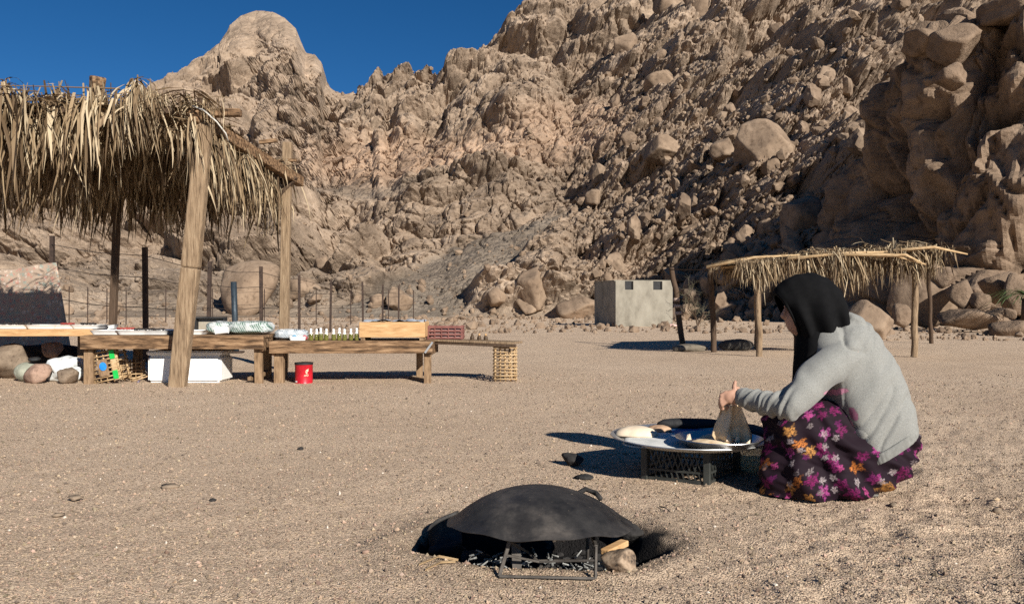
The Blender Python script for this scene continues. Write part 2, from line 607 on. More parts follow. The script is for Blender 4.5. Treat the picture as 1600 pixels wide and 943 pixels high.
# slanting joints of the left flank: long thin slabs
h += 0.95 * blocks(pf, 3.6, 43, FC, 2.0, (0.0, 0.42), 0.7, (0.42, 0.6, 1.25), joint=0.10) * (0.30 + 0.70 * m_flank) * rough_ * (1 - 0.7 * m_scree)
h += 0.80 * blocks(pf, 2.7, 44, FD, 1.9, (-0.05, 0.45), 0.8, joint=0.10) * rough_ * (0.60 + 0.55 * m_scree) * (1 - 0.35 * m_flank)
# upright cracks of the smooth pink wall and of the outcrops
cr = np.stack([pf[:, 0] * 1.0, pf[:, 1] * 0.4, pf[:, 2] * 0.28], 1)
h += chunks(cr, 3.0, 45, 0.07, 0.16, 0.04, 0.24, 0.04) * np.clip(m_pink + m_out * 0.9, 0, 1)
h += 0.30 * blocks(pf, 3.2, 49, frame(0.1, 0.15, 0.2), 1.8, (0.1, 0.34), 0.35, (1, 0.5, 0.55), joint=0.10) * np.clip(m_pink + m_out, 0, 1)
near = sstep(190, 80, pos[:, 1])
left_ = 1 - sstep(720, 950, qx)
h += 0.85 * blocks(pos, 1.15, 46, FB, 2.0, (-0.05, 0.45), 0.9) * (0.30 + 0.70 * near) * (1 - 0.55 * np.clip(m_dome + m_pink + m_out, 0, 1)) * (1 - 0.45 * m_dark) * (1 - 0.45 * left_)
h += chunks(pos, 0.48, 47, 0.34, 0.5, 0.30, 0.20, 0.12) * near * (0.55 + 0.4 * np.maximum(m_scree, m_dark)) * (1 - 0.6 * np.clip(m_pink + m_out, 0, 1)) * (1 - 0.4 * left_)
h += 0.30 * fbm(pos * 0.9, 3, 51) * (1 - m_foot)
# slabs of the summit dome
h += chunks(pw * np.array([1, 0.6, 1]), 9.0, 52, 0.06, 0.14, 0.22, 0.10, 0.04) * m_dome
for sz_, dp_, wd_, sd_ in ((7.0, 0.9, 0.030, 54), (2.6, 0.45, 0.035, 55)):     # open joints
    g1, g2, _, _ = worley(pf / sz_ * np.array([1.0, 0.7, 0.8]), sd_)
    h -= dp_ * np.exp(-(g2 - g1) / wd_) * (1 - 0.8 * np.maximum(m_dark, m_foot))
h *= sstep(0.0, 0.05, tflat) * (1 - (0.55 + 0.3 * m_dome) * sstep(0.86, 1.0, tflat) * (qx < 560))
dirn = np.array([0.04, -0.935, 0.352])
pos = pos + h[:, None] * dirn
pos = pos.reshape(NROW, NCOL, 3)
# the far side of the ridge
back = []
for k, (dy, dz) in enumerate(((4, -2), (14, -9), (40, -30), (80, -75))):
    q = pos[-1].copy()
    q[:, 1] += dy
    q[:, 2] = np.maximum(q[:, 2] + dz, -2)
    back.append(q)
full = np.concatenate([pos, np.array(back)], 0)
nr, nc = full.shape[:2]
idx = np.arange(nr * nc).reshape(nr, nc)
faces = np.stack([idx[:-1, :-1], idx[:-1, 1:], idx[1:, 1:], idx[1:, :-1]], -1).reshape(-1, 4)
me = raw_mesh("hillside", full.reshape(-1, 3), faces, M_hill, False)
tint = np.ones((NROW * NCOL, 3))
pf2 = pos.reshape(-1, 3)
tint *= (1 + 0.16 * fbm(pf2 * 0.05, 3, 61))[:, None]
tint *= 1 - m_pink[:, None] * np.array([-0.26, -0.16, -0.10])
tint *= 1 + (m_dome * 0.12)[:, None]
tint *= 1 - m_dark[:, None] * np.array([0.42, 0.38, 0.34])
tint *= 1 - m_foot[:, None] * np.array([0.0, -0.03, -0.05])
tint *= 1 - (m_scree * (0.5 + 0.5 * vnoise(pf2 * 0.09, 63)))[:, None] * np.array([0.20, 0.20, 0.19])
seam = np.exp(-np.abs(fbm(pf2 * np.array([0.03, 0.03, 0.06]), 3, 65)) / 0.02)
tint *= 1 - 0.30 * seam[:, None]
tint = np.concatenate([tint, np.ones((len(back) * NCOL, 3))])
at = me.color_attributes.new("tint", 'FLOAT_COLOR', 'POINT')
at.data.foreach_set("color", np.concatenate([tint, np.ones((len(tint), 1))], 1).astype(np.float32).ravel())
hillside = link("hillside", me)
tag(hillside, kind="structure")

def hill_at(px, py):
    c = int(np.clip(np.searchsorted(col_px, px), 0, NCOL - 1))
    r = int(np.argmin(np.abs(PY[:, c] - py)))
    return pos[r, c].astype(float), D[r, c]

# ------------------------------------------------------------------ ground
PIT = np.array([0.12, 2.98])           # middle of the fire hollow
def ground_h(x, y, fine=True):
    p = np.stack([x, y, np.zeros_like(x)], 1)
    h = 0.020 * fbm(p * 0.45, 3, 71) * sstep(1.5, 5, y) + 0.010 * fbm(p * 1.7, 2, 72)
    if fine:
        h = h + 0.0075 * fbm(p * 7.0, 3, 73) * sstep(14, 5, y)
        trod = sstep(0.2, 1.2, x - 0.2 + 0.5 * vnoise(p * 0.8, 74)) * sstep(9, 4, y)
        h = h + 0.015 * trod * fbm(p * 13.0, 3, 75) - 0.030 * trod * np.maximum(0, fbm(p * 5.5, 2, 76) - 0.18)
    h = np.where(y > 30, h * 0.5, h)
    ang = np.arctan2(y - PIT[1], (x - PIT[0]) * 0.74)
    r = np.sqrt(((x - PIT[0]) * 0.74) ** 2 + (y - PIT[1]) ** 2) / 0.345
    r = r * (1 + 0.06 * np.sin(ang * 3 + 1) + 0.04 * np.sin(ang * 7))
    h = h - 0.135 * (1 - sstep(0.72, 1.04, r)) + 0.016 * np.exp(-((r - 1.2) / 0.13) ** 2)
    return h

ths = np.radians(np.concatenate([np.linspace(-180, -42, 50, endpoint=False), np.linspace(-42, 42, 640, endpoint=False), np.linspace(42, 180, 51)]))
rads = np.concatenate([np.array([0.0, 0.4, 0.8, 1.1, 1.4]), np.geomspace(1.6, 4.2, 230), np.geomspace(4.24, 16, 90), np.geomspace(16.4, 90, 34), np.geomspace(100, 1500, 14)])
RR, TT = np.meshgrid(rads, ths, indexing="ij")
gx, gy = (RR * np.sin(TT)).ravel(), (RR * np.cos(TT)).ravel()
gz = ground_h(gx, gy)
idx = np.arange(RR.size).reshape(RR.shape)
faces = np.stack([idx[:-1, :-1], idx[1:, :-1], idx[1:, 1:], idx[:-1, 1:]], -1).reshape(-1, 4)[:, ::-1]
m, n, l, b = nt("desert_sand")
tc = n.new("ShaderNodeTexCoord")
def nz(scale, detail=6, rough=0.6):
    q = n.new("ShaderNodeTexNoise")
    q.inputs["Scale"].default_value = scale
    q.inputs["Detail"].default_value = detail
    q.inputs["Roughness"].default_value = rough
    l.new(tc.outputs["Object"], q.inputs["Vector"])
    return q
def mixc(a, bb, f, mode='MIX'):
    q = n.new("ShaderNodeMix")
    q.data_type = 'RGBA'
    q.blend_type = mode
    for s, v in ((0, f), (6, a), (7, bb)):
        if isinstance(v, (int, float)):
            q.inputs[s].default_value = v
        elif isinstance(v, tuple):
            q.inputs[s].default_value = (*v, 1)
        else:
            l.new(v, q.inputs[s])
    return q.outputs[2]
big = ramp(n, [(0.32, (0.555, 0.418, 0.298)), (0.68, (0.64, 0.493, 0.358))])
l.new(nz(0.5).outputs[0], big.inputs[0])
vo = n.new("ShaderNodeTexVoronoi")
vo.inputs["Scale"].default_value = 150
l.new(tc.outputs["Object"], vo.inputs["Vector"])
sep = n.new("ShaderNodeSeparateColor")
l.new(vo.outputs["Color"], sep.inputs[0])
gr = ramp(n, [(0.0, (0.22, 0.20, 0.19)), (0.22, (0.74, 0.72, 0.70)), (0.7, (1.06, 1.05, 1.04)), (1.0, (1.3, 1.29, 1.27))])
l.new(sep.outputs[0], gr.inputs[0])
c1 = mixc(big.outputs[0], gr.outputs[0], 0.75, 'MULTIPLY')
sp = ramp(n, [(0.60, (0, 0, 0)), (0.70, (1, 1, 1))])
l.new(nz(34, 3).outputs[0], sp.inputs[0])
c2 = mixc(c1, (0.38, 0.275, 0.195), sp.outputs[0])
# soot of the fire round the hollow
geo = n.new("ShaderNodeNewGeometry")
vm = n.new("ShaderNodeVectorMath")
vm.operation = 'MULTIPLY_ADD'
vm.inputs[1].default_value = (0.74, 1, 0)
vm.inputs[2].default_value = (-PIT[0] * 0.74, -PIT[1], 0)
l.new(geo.outputs["Position"], vm.inputs[0])
ln = n.new("ShaderNodeVectorMath")
ln.operation = 'LENGTH'
l.new(vm.outputs[0], ln.inputs[0])
ma = n.new("ShaderNodeMath")
ma.operation = 'MULTIPLY_ADD'
ma.inputs[1].default_value = 0.16
l.new(nz(9, 5).outputs[0], ma.inputs[0])
l.new(ln.outputs["Value"], ma.inputs[2])
so = ramp(n, [(0.40, (1, 1, 1)), (0.45, (0.38, 0.38, 0.38)), (0.66, (0, 0, 0))])
l.new(ma.outputs[0], so.inputs[0])
c3 = mixc(c2, (0.013, 0.012, 0.012), so.outputs[0])
l.new(c3, b.inputs["Base Color"])
b.inputs["Roughness"].default_value = 0.95
b.inputs["Specular IOR Level"].default_value = 0.12
b1 = n.new("ShaderNodeBump")
b1.inputs["Strength"].default_value = 0.8
b1.inputs["Distance"].default_value = 0.016
l.new(nz(42, 5, 0.7).outputs[0], b1.inputs["Height"])
b2 = n.new("ShaderNodeBump")
b2.inputs["Strength"].default_value = 0.9
b2.inputs["Distance"].default_value = 0.006
l.new(vo.outputs["Distance"], b2.inputs["Height"])
b2.invert = True
l.new(b1.outputs[0], b2.inputs["Normal"])
l.new(b2.outputs[0], b.inputs["Normal"])
M_sand = m
ground = link("ground", raw_mesh("ground", np.stack([gx, gy, gz], 1), faces, M_sand, True))
tag(ground, kind="structure")

def gz_at(x, y):
    return float(ground_h(np.array([x], float), np.array([y], float))[0])

# ------------------------------------------------------------------ cliff on the right
foot = np.array([[36, 62], [27, 58], [21.5, 53], [18.6, 48], [19.1, 43], [20.3, 37.4], [22.6, 35.4], [25.0, 33.6], [28, 31.5], [33, 30], [40, 30], [48, 34]], float)
s = np.concatenate([[0], np.cumsum(np.linalg.norm(np.diff(foot, axis=0), axis=1))])
NS, NH = 420, 300
ss = np.linspace(0, s[-1], NS)
fx, fy = np.interp(ss, s, foot[:, 0]), np.interp(ss, s, foot[:, 1])
for _ in range(60):
    fx[1:-1] = (fx[:-2] + 2 * fx[1:-1] + fx[2:]) / 4
    fy[1:-1] = (fy[:-2] + 2 * fy[1:-1] + fy[2:]) / 4
top = np.interp(ss, s, [10.5, 10.5, 10.8, 12.2, 14.0, 15.0, 15.0, 15.6, 17, 19, 20, 20])
tx, ty = np.gradient(fx), np.gradient(fy)
tl = np.hypot(tx, ty)
nx, ny = ty / tl, -tx / tl            # outward: towards the camera or to the left
k_ = int(np.argmin(np.hypot(fx - 20.3, fy - 37.4)))
flip = np.sign(nx[k_] * (0 - fx[k_]) + ny[k_] * (0 - fy[k_]))
nx, ny = nx * flip, ny * flip
hh = np.linspace(0, 1.35, NH)
up = np.minimum(hh, 1.0)
lean = 0.6 + 2.6 * up ** 1.4 + np.maximum(hh - 1, 0) * 34
zz = np.minimum(hh, 1.0) + np.maximum(hh - 1, 0) * 0.35
CP = np.stack([fx[None, :] - nx[None, :] * lean[:, None], fy[None, :] - ny[None, :] * lean[:, None], top[None, :] * zz[:, None] - 0.6], -1).reshape(-1, 3)
cw = CP + 1.1 * np.stack([fbm(CP * 0.22, 3, 301), fbm(CP * 0.22, 3, 302), fbm(CP * 0.22, 3, 303)], 1)
ch = 1.3 * fbm(CP * 0.16, 3, 311)
ch += 0.8 * blocks(cw, 7.0, 312, frame(0.25, 0.15, 0.35), 1.6, (0.05, 0.45), 0.6, (1.15, 1.15, 0.6), joint=0.07)
ch += 0.8 * blocks(cw, 3.1, 313, frame(-0.2, 0.3, 0.7), 1.8, (0.0, 0.42), 0.7, (1.4, 1.4, 0.6), joint=0.12)
ch += 0.75 * blocks(cw, 1.2, 314, frame(0.4, 0.2, 0.1), 1.8, (0.0, 0.4), 0.8) * (0.25 + 0.6 * sstep(-0.2, 0.4, fbm(CP * 0.3, 2, 316)))
f1, f2, rr, vv = worley(cw / 2.3 + 40, 317)
ch -= 0.9 * (rr[0] > 0.66) * np.maximum(0, 1 - (f1 / 0.42) ** 2)          # wind-scooped hollows
for sz_, dp_, wd_, sd_ in ((4.6, 0.9, 0.03, 321), (1.9, 0.35, 0.035, 322)):
    g1, g2, _, _ = worley(cw / sz_ * np.array([1.2, 1.2, 0.6]), sd_)
    ch -= dp_ * np.exp(-(g2 - g1) / wd_)
ch += 0.25 * (0.5 - np.abs(fbm(cw * np.array([0.45, 0.45, 0.7]), 4, 319))) + 0.18 * fbm(CP * 1.3, 5, 315, 0.6)
hz = np.repeat(hh, NS)
ch = ch.reshape(NH, NS)
for _ in range(1):                                  # wind-worn edges
    ch[1:-1, 1:-1] = 0.5 * ch[1:-1, 1:-1] + 0.125 * (ch[:-2, 1:-1] + ch[2:, 1:-1] + ch[1:-1, :-2] + ch[1:-1, 2:])
ch = ch.ravel() * (1 - 0.3 * sstep(0.95, 1.1, hz))
nn = np.stack([np.tile(nx, NH), np.tile(ny, NH), np.where(hz > 1, 1.2, 0.25)], 1)
nn /= np.linalg.norm(nn, axis=1)[:, None]
CP = CP + nn * ch[:, None]
idx = np.arange(NH * NS).reshape(NH, NS)
faces = np.stack([idx[:-1, :-1], idx[1:, :-1], idx[1:, 1:], idx[:-1, 1:]], -1).reshape(-1, 4)
cliff = link("cliff", raw_mesh("cliff", CP, faces, M_cliff, False))
tag(cliff, kind="structure")

# ------------------------------------------------------------------ loose stones on the slopes
proto = []
for k in range(14):
    v, f = rock_shape(3, 500 + k, planes=6 + k % 5, soft=60, rough=0.05, rscale=2.6, chip=0.14)
    proto.append(raw_mesh("stone", v, f, M_scree, False))
rg = np.random.default_rng(5)
cand = []
while len(cand) < 4900:
    px = rg.uniform(-60, 1660)
    py = 500 - 440 * rg.random() ** 1.35
    right = 1 / (1 + math.exp(-(px - 880 - 0.2 * (py - 300)) / 60))
    w = 0.14 + 0.86 * right
    if py > 455:
        w = max(w, 0.42)
    if 440 < px < 890 and 340 < py < 500:
        w = max(w, 0.3)
    if rg.random() > w:
        continue
    q, d = hill_at(px, py)
    r = min(0.14 * (1 / (1 - rg.random() * 0.985)) ** 0.50, 0.95)
    if right < 0.5:
        r *= 0.7
    cand.append((r * FPX / d, r, q))
cand.sort(key=lambda c: -c[0])
for k, (a, r, q) in enumerate(cand[:290]):
    o = bpy.data.objects.new("stone", proto[k % len(proto)])
    COL.objects.link(o)
    o.parent = hillside
    o.location = q + np.array([0, -0.25 * r, 0.35 * r])
    o.rotation_euler = rg.uniform(0, 6.28, 3)
    o.scale = (r * rg.uniform(0.8, 1.5), r * rg.uniform(0.8, 1.2), r * rg.uniform(0.5, 1.0))

def scatter_mesh(items, sub, seed0, planes=8):
    """items: (centre, three radii). Returns one mesh's verts and faces."""
    rg2 = np.random.default_rng(seed0)
    base = [rock_shape(sub, seed0 + j, planes=planes + j % 4, soft=18, rough=0.0) for j in range(10)]
    V, F, off = [], [], 0
    for j, (c, r) in enumerate(items):
        v, f = base[j % 10]
        a = rg2.normal(size=4)
        a /= np.linalg.norm(a)
        w, x, y, z = a
        R = np.array([[1 - 2 * (y * y + z * z), 2 * (x * y - z * w), 2 * (x * z + y * w)],
                      [2 * (x * y + z * w), 1 - 2 * (x * x + z * z), 2 * (y * z - x * w)],
                      [2 * (x * z - y * w), 2 * (y * z + x * w), 1 - 2 * (x * x + y * y)]])
        V.append((v * np.asarray(r)) @ R.T + c)
        F.append(f + off)
        off += len(v)
    return np.concatenate(V), np.concatenate(F)

items = [(q + np.array([0, -0.2 * r, 0.3 * r]), r * rg.uniform(0.7, 1.3, 3)) for a, r, q in cand[290:]]
v, f = scatter_mesh(items, 1, 900)
rubble = link("rubble", raw_mesh("rubble", v, f, M_scree, False), hillside)
tag(rubble, kind="stuff")

# small stones strewn over the flat in front of the slopes
items = []
for k in range(2300):
    px = rg.uniform(-100, 1700)
    py = 497 + 24 * rg.random() ** 2.2
    if px > 1250:
        py = 500 + 32 * rg.random() ** 1.2
    g = G(px, py)
    r = 0.05 * (1 / (1 - rg.random() * 0.97)) ** 0.5 * (1 if px < 1250 else 0.75)
    items.append((g + np.array([0, 0, 0.3 * r]), r * rg.uniform(0.7, 1.3, 3)))
v, f = scatter_mesh(items, 1, 950)
field = link("stone_field", raw_mesh("stone_field", v, f, M_scree, False))
tag(field, "loose small stones strewn along the foot of the slopes", "stones", kind="stuff")

# gravel of the open ground
NP = 84000
gyy = 1.75 + 8.5 * rg.random(NP) ** 2.0
gxx = rg.uniform(-0.78, 0.78, NP) * gyy
keep = ((gxx - PIT[0]) * 0.74) ** 2 + (gyy - PIT[1]) ** 2 > 0.36 ** 2
gxx, gyy = gxx[keep], gyy[keep]
NP = len(gxx)
rad = 0.0024 * (1 / (1 - rg.random(NP) * 0.99)) ** 0.30 * (0.8 + 0.06 * gyy)
octv = np.array([[1, 0, 0], [-1, 0, 0], [0, 1, 0], [0, -1, 0], [0, 0, 1], [0, 0, -1]], float)
octf = np.array([[0, 2, 4], [2, 1, 4], [1, 3, 4], [3, 0, 4], [2, 0, 5], [1, 2, 5], [3, 1, 5], [0, 3, 5]])
th = rg.uniform(0, 6.28, NP)
sc = rg.uniform(0.7, 1.4, (NP, 1, 3)) * rad[:, None, None]
pv = octv[None] * sc + rg.normal(0, 0.22, (NP, 6, 3)) * rad[:, None, None]
cx, sx = np.cos(th)[:, None], np.sin(th)[:, None]
gv = np.stack([pv[..., 0] * cx - pv[..., 1] * sx + gxx[:, None], pv[..., 0] * sx + pv[..., 1] * cx + gyy[:, None], pv[..., 2] + (ground_h(gxx, gyy) + 0.35 * rad)[:, None]], -1)
gf = (octf[None] + (np.arange(NP) * 6)[:, None, None]).reshape(-1, 3)
m, n, l, b = nt("gravel_grains")
at = n.new("ShaderNodeAttribute")
at.attribute_name = "grain"
l.new(at.outputs["Color"], b.inputs["Base Color"])
b.inputs["Roughness"].default_value = 0.9
b.inputs["Specular IOR Level"].default_value = 0.2
gm = raw_mesh("gravel", gv.reshape(-1, 3), gf, m, False)
gc = np.array([0.36, 0.268, 0.193]) * rg.uniform(0.40, 1.22, (NP, 1)) * rg.uniform(0.94, 1.06, (NP, 3))
gc[rg.random(NP) < 0.008] = (0.58, 0.51, 0.43)
gc[rg.random(NP) < 0.12] = (0.15, 0.115, 0.09)
ga = gm.color_attributes.new("grain", 'FLOAT_COLOR', 'POINT')
ga.data.foreach_set("color", np.repeat(np.concatenate([gc, np.ones((NP, 1))], 1), 6, 0).astype(np.float32).ravel())
gravel = link("gravel", gm)
tag(gravel, "coarse loose gravel lying on the sandy ground", "gravel", kind="stuff")

# ------------------------------------------------------------------ boulders one can point to
def boulder(px, py, w, hgt, seed, label, d=None, depth=0.9, on=None, sub=4, planes=9, soft=9, material=None, rot=0.0, group=None, sink=0.12, rough=0.09, name="boulder"):
    """px, py: middle of the boulder's foot in the photograph; w, hgt: its size there."""
    if d is None:
        q, d = hill_at(px, py)
        c = P(px, py, q[1])
    else:
        c = P(px, py, d)
    sw, sh = w / FPX * d / 2, hgt / FPX * d / 2
    v, f = rock_shape(sub, seed, planes=planes, soft=max(soft * 2.6, 26) if soft > 5 else soft * 2.2, rough=rough * 0.8, rscale=1.8, chip=0.10 if sub >= 4 else 0.05)
    lo, hi = v.min(0), v.max(0)
    v = (v - (lo + hi) / 2) / ((hi - lo) / 2)
    v = v * np.array([sw, sw * depth, sh * (1 + sink)])
    if rot:
        cr_, sr_ = math.cos(rot), math.sin(rot)
        v = np.stack([v[:, 0] * cr_ - v[:, 2] * sr_, v[:, 1], v[:, 0] * sr_ + v[:, 2] * cr_], 1)
    v[:, 2] += sh * (1 + sink)
    c = c + np.array([0, 0, -2 * sh * sink])
    o = link(name, raw_mesh(name, v, f, material or M_boulder, True), None, c)
    return tag(o, label, "boulder", group)

boulder(391, 487, 96, 82, 21, "largest rounded boulder behind the wire fence, by the straw shelter's rear post", soft=2.6, planes=10, rough=0.07)
boulder(474, 466, 60, 32, 22, "low rounded boulder just right of the rear wooden post", rough=0.06, soft=4, planes=12)
boulder(504, 418, 26, 20, 23, "small round boulder high on the slope above the fence", soft=7, sub=3)
boulder(625, 485, 42, 38, 24, "upright flat-faced boulder behind the last fence stakes", planes=7, soft=14)
boulder(591, 482, 28, 24, 25, "squat boulder left of the flat-faced one behind the fence", soft=8, sub=3)
boulder(832, 478, 48, 60, 26, "tall split boulder with a dark notch left of the concrete hut", planes=8, soft=9)
boulder(828, 488, 46, 26, 27, "low boulder at the foot of the tall split boulder", soft=8)
boulder(776, 476, 30, 26, 28, "round boulder left of the tall split boulder", soft=7, sub=3)
boulder(902, 500, 70, 38, 29, "wide low boulder lying just left of the concrete hut", soft=7, rough=0.12)
boulder(945, 480, 36, 34, 30, "boulder half hidden behind the hut's dark side", soft=8)
boulder(1036, 254, 66, 42, 31, "big pale angular boulder midway up the right-hand slope", planes=7, soft=18, sub=5, rot=0.25)
boulder(1192, 262, 82, 72, 32, "biggest angular block on the slope, above the cliff's shadow", planes=7, soft=20, sub=5)
boulder(1130, 250, 44, 34, 33, "dark broken block between the two big angular boulders", planes=8, soft=14)
boulder(1254, 372, 58, 66, 34, "large boulder lying in the cliff's shadow", planes=8, soft=9)
boulder(926, 318, 26, 24, 35, "single round brown boulder on the slope above the dark gravel tongue", soft=6, sub=3)
boulder(1150, 405, 34, 26, 36, "boulder on the slope above the small straw shelter's left end", soft=9, sub=3)
boulder(1046, 24, 50, 38, 37, "squared block standing near the top edge of the right-hand ridge", planes=6, soft=20)
boulder(1090, 40, 36, 46, 39, "rounded block beside the squared one on the upper ridge", planes=8, soft=10)
boulder(978, 90, 40, 36, 40, "blocky outcrop below the upper ridge", planes=7, soft=14)
boulder(1030, 150, 50, 40, 41, "broad block perched in the upper middle of the slope", planes=7, soft=12)
boulder(1358, 531, 72, 62, 42, "smooth standing boulder behind the woman's back, under the straw roof", d=21.5, planes=8, soft=8, rot=-0.12, sink=0.06)
# heap at the foot of the cliff
boulder(1440, 500, 100, 104, 43, "large sloping slab behind the right post of the small shelter", d=29.5, planes=7, soft=9, depth=0.6)
for k, (px, py, w, hh_, dd, lb) in enumerate((
        (1512, 512, 92, 30, 27.5, "low flat slab at the front of the cliff-foot heap"),
        (1580, 526, 66, 26, 24.0, "low pale boulder at the right edge of the picture"),
        (1498, 478, 44, 42, 28.2, "cracked boulder in the middle of the cliff-foot heap"),
        (1470, 452, 40, 36, 29.0, "boulder resting on the top of the cliff-foot heap"),
        (1530, 490, 34, 34, 27.8, "rounded boulder right of the cracked one in the heap"),
        (1553, 504, 30, 24, 27.2, "small boulder at the right side of the heap"),
        (1555, 470, 62, 46, 29.5, "long leaning block behind the cliff-foot heap"),
        (1410, 508, 34, 36, 27.0, "dark boulder just left of the small shelter's right post"),
        (1585, 486, 46, 60, 28.5, "shaded block under the palm tuft"),
        (1578, 497, 22, 16, 25.0, "small round stone on the low slab's right end"))):
    boulder(px, py, w, hh_, 60 + k, lb, d=dd, planes=8, soft=8, sub=3, material=M_cliff)
# blocks perched on the cliff
for k, (px, py, w, hh_, dd, lb) in enumerate((
        (1494, 97, 76, 60, 38.5, "big rounded block balanced on top of the cliff"),
        (1448, 82, 66, 34, 40.0, "flat capstone lying left of the balanced block on the cliff top"),
        (1488, 136, 48, 38, 37.6, "smaller block wedged under the balanced one"),
        (1580, 36, 90, 40, 38.0, "topmost slab at the cliff's right edge"))):
    boulder(px, py, w, hh_, 80 + k, lb, d=dd, planes=7, soft=14, sub=4, material=M_cliff, depth=1.1)
# stones lying under the straw shelter's left table
boulder(60, 598, 42, 30, 101, "rounded pinkish stone in front of the plastic bag", d=9.05, planes=12, soft=7, material=M_pink_stone, sub=3, sink=0.04, rough=0.04)
boulder(108, 598, 36, 24, 102, "grey-brown angular stone in front of the plastic bag", d=9.0, planes=9, soft=12, material=M_grey_stone, sub=3, sink=0.04, rough=0.04)
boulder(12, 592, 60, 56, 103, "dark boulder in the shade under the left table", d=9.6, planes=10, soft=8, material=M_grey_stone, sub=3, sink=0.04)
boulder(82, 560, 30, 26, 104, "brown stone sticking up behind the plastic bag", d=10.0, planes=10, soft=8, material=M_pink_stone, sub=3, sink=0.0)

# ------------------------------------------------------------------ materials of the made things
M_post = mat("weathered_post_wood", [(0.09, 0.058, 0.034), (0.24, 0.165, 0.10), (0.34, 0.25, 0.16)], 9, 0.85, 0.7, 26, (6, 6, 0.5), dist=0.012)
M_bench = mat("brown_bench_wood", [(0.05, 0.028, 0.014), (0.185, 0.108, 0.056), (0.33, 0.21, 0.118)], 6, 0.8, 0.6, 24, (0.7, 5, 5), dist=0.012, spread=(0.38, 0.64))
M_benchleg = mat("brown_leg_wood", [(0.10, 0.06, 0.032), (0.24, 0.155, 0.088), (0.33, 0.225, 0.135)], 7, 0.8, 0.5, 24, (5, 5, 0.8), dist=0.01)
M_box = mat("pale_box_wood", [(0.36, 0.20, 0.085), (0.50, 0.30, 0.14), (0.58, 0.38, 0.20)], 7, 0.75, 0.4, 20, (0.8, 5, 5), dist=0.008)
M_darkwood = mat("dark_wood", [(0.05, 0.032, 0.02), (0.11, 0.07, 0.045)], 8, 0.85, 0.5, 24, (6, 6, 0.7), dist=0.01)
M_steel_rust = mat("rusty_stake_steel", [(0.035, 0.026, 0.022), (0.085, 0.055, 0.042)], 12, 0.8, 0.3, metal=0.3)
M_wire = mat("fence_wire", [(0.06, 0.05, 0.045)], 10, 0.7, 0.0, metal=0.5)
M_rib = mat("palm_rib", [(0.26, 0.16, 0.075), (0.44, 0.30, 0.16), (0.55, 0.41, 0.245)], 6, 0.75, 0.4, 30, (2, 8, 8), dist=0.006)
M_white = mat("white_foam", [(0.74, 0.74, 0.72), (0.84, 0.84, 0.82)], 12, 0.7, 0.15, 90, dist=0.004)
M_hut = mat("cement_render", [(0.14, 0.125, 0.098), (0.245, 0.222, 0.178), (0.31, 0.284, 0.23)], 1.6, 0.92, 0.4, 22, (1, 1, 0.6), dist=0.02)
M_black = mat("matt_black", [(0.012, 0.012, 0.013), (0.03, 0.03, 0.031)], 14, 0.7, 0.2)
M_plastic_black = mat("black_crate_plastic", [(0.014, 0.015, 0.014), (0.04, 0.043, 0.038)], 8, 0.5, 0.15, 40, dist=0.003, spec=0.5)
M_alu = mat("dull_aluminium", [(0.50, 0.50, 0.49), (0.68, 0.68, 0.66)], 9, 0.38, 0.15, 60, metal=0.85, dist=0.002)
M_steel = mat("stainless_steel", [(0.55, 0.55, 0.55), (0.68, 0.68, 0.68)], 9, 0.34, 0.05, 60, metal=1.0, dist=0.001)
M_flour = mat("flour_dusted_cloth", [(0.46, 0.47, 0.44), (0.66, 0.66, 0.62), (0.76, 0.74, 0.68)], 9, 0.9, 0.4, 40, dist=0.004)
M_dough = mat("raw_dough", [(0.62, 0.50, 0.36), (0.74, 0.62, 0.47)], 14, 0.7, 0.3, 30, dist=0.004)
M_bluecloth = mat("blue_plastic_sheet", [(0.02, 0.09, 0.24), (0.05, 0.20, 0.46)], 10, 0.45, 0.3, 30, dist=0.004)
M_skin = mat("skin", [(0.34, 0.185, 0.125), (0.43, 0.25, 0.175)], 12, 0.55, 0.15, 90, dist=0.002)
M_brow = mat("dark_hair", [(0.012, 0.009, 0.008)], 20, 0.6, 0.0)
M_char = mat("charcoal", [(0.012, 0.011, 0.011), (0.04, 0.037, 0.035)], 18, 0.95, 0.6, 40)
M_ash = mat("grey_ash", [(0.10, 0.10, 0.095), (0.34, 0.34, 0.32)], 26, 0.95, 0.5, 60)
M_iron = mat("bare_flat_iron", [(0.055, 0.048, 0.042), (0.13, 0.115, 0.10)], 14, 0.6, 0.3, 50, metal=0.5, dist=0.003)

def leaf_material(name, cols):
    m, n, l, b = nt(name)
    oi = n.new("ShaderNodeObjectInfo")
    at = n.new("ShaderNodeAttribute")
    at.attribute_name = "leaf"
    ad = n.new("ShaderNodeMath")
    ad.operation = 'MULTIPLY_ADD'
    ad.inputs[1].default_value = 0.3
    l.new(oi.outputs["Random"], ad.inputs[0])
    l.new(at.outputs["Fac"], ad.inputs[2])
    r = ramp(n, [(0.05, cols[0]), (0.45, cols[1]), (0.8, cols[2]), (1.2 / 1.3, cols[3])])
    l.new(ad.outputs[0], r.inputs[0])
    l.new(r.outputs[0], b.inputs["Base Color"])
    b.inputs["Roughness"].default_value = 0.75
    b.inputs["Specular IOR Level"].default_value = 0.25
    return m
M_leaf = leaf_material("dry_palm_leaf", ((0.04, 0.025, 0.014), (0.12, 0.078, 0.042), (0.28, 0.20, 0.115), (0.42, 0.335, 0.22)))

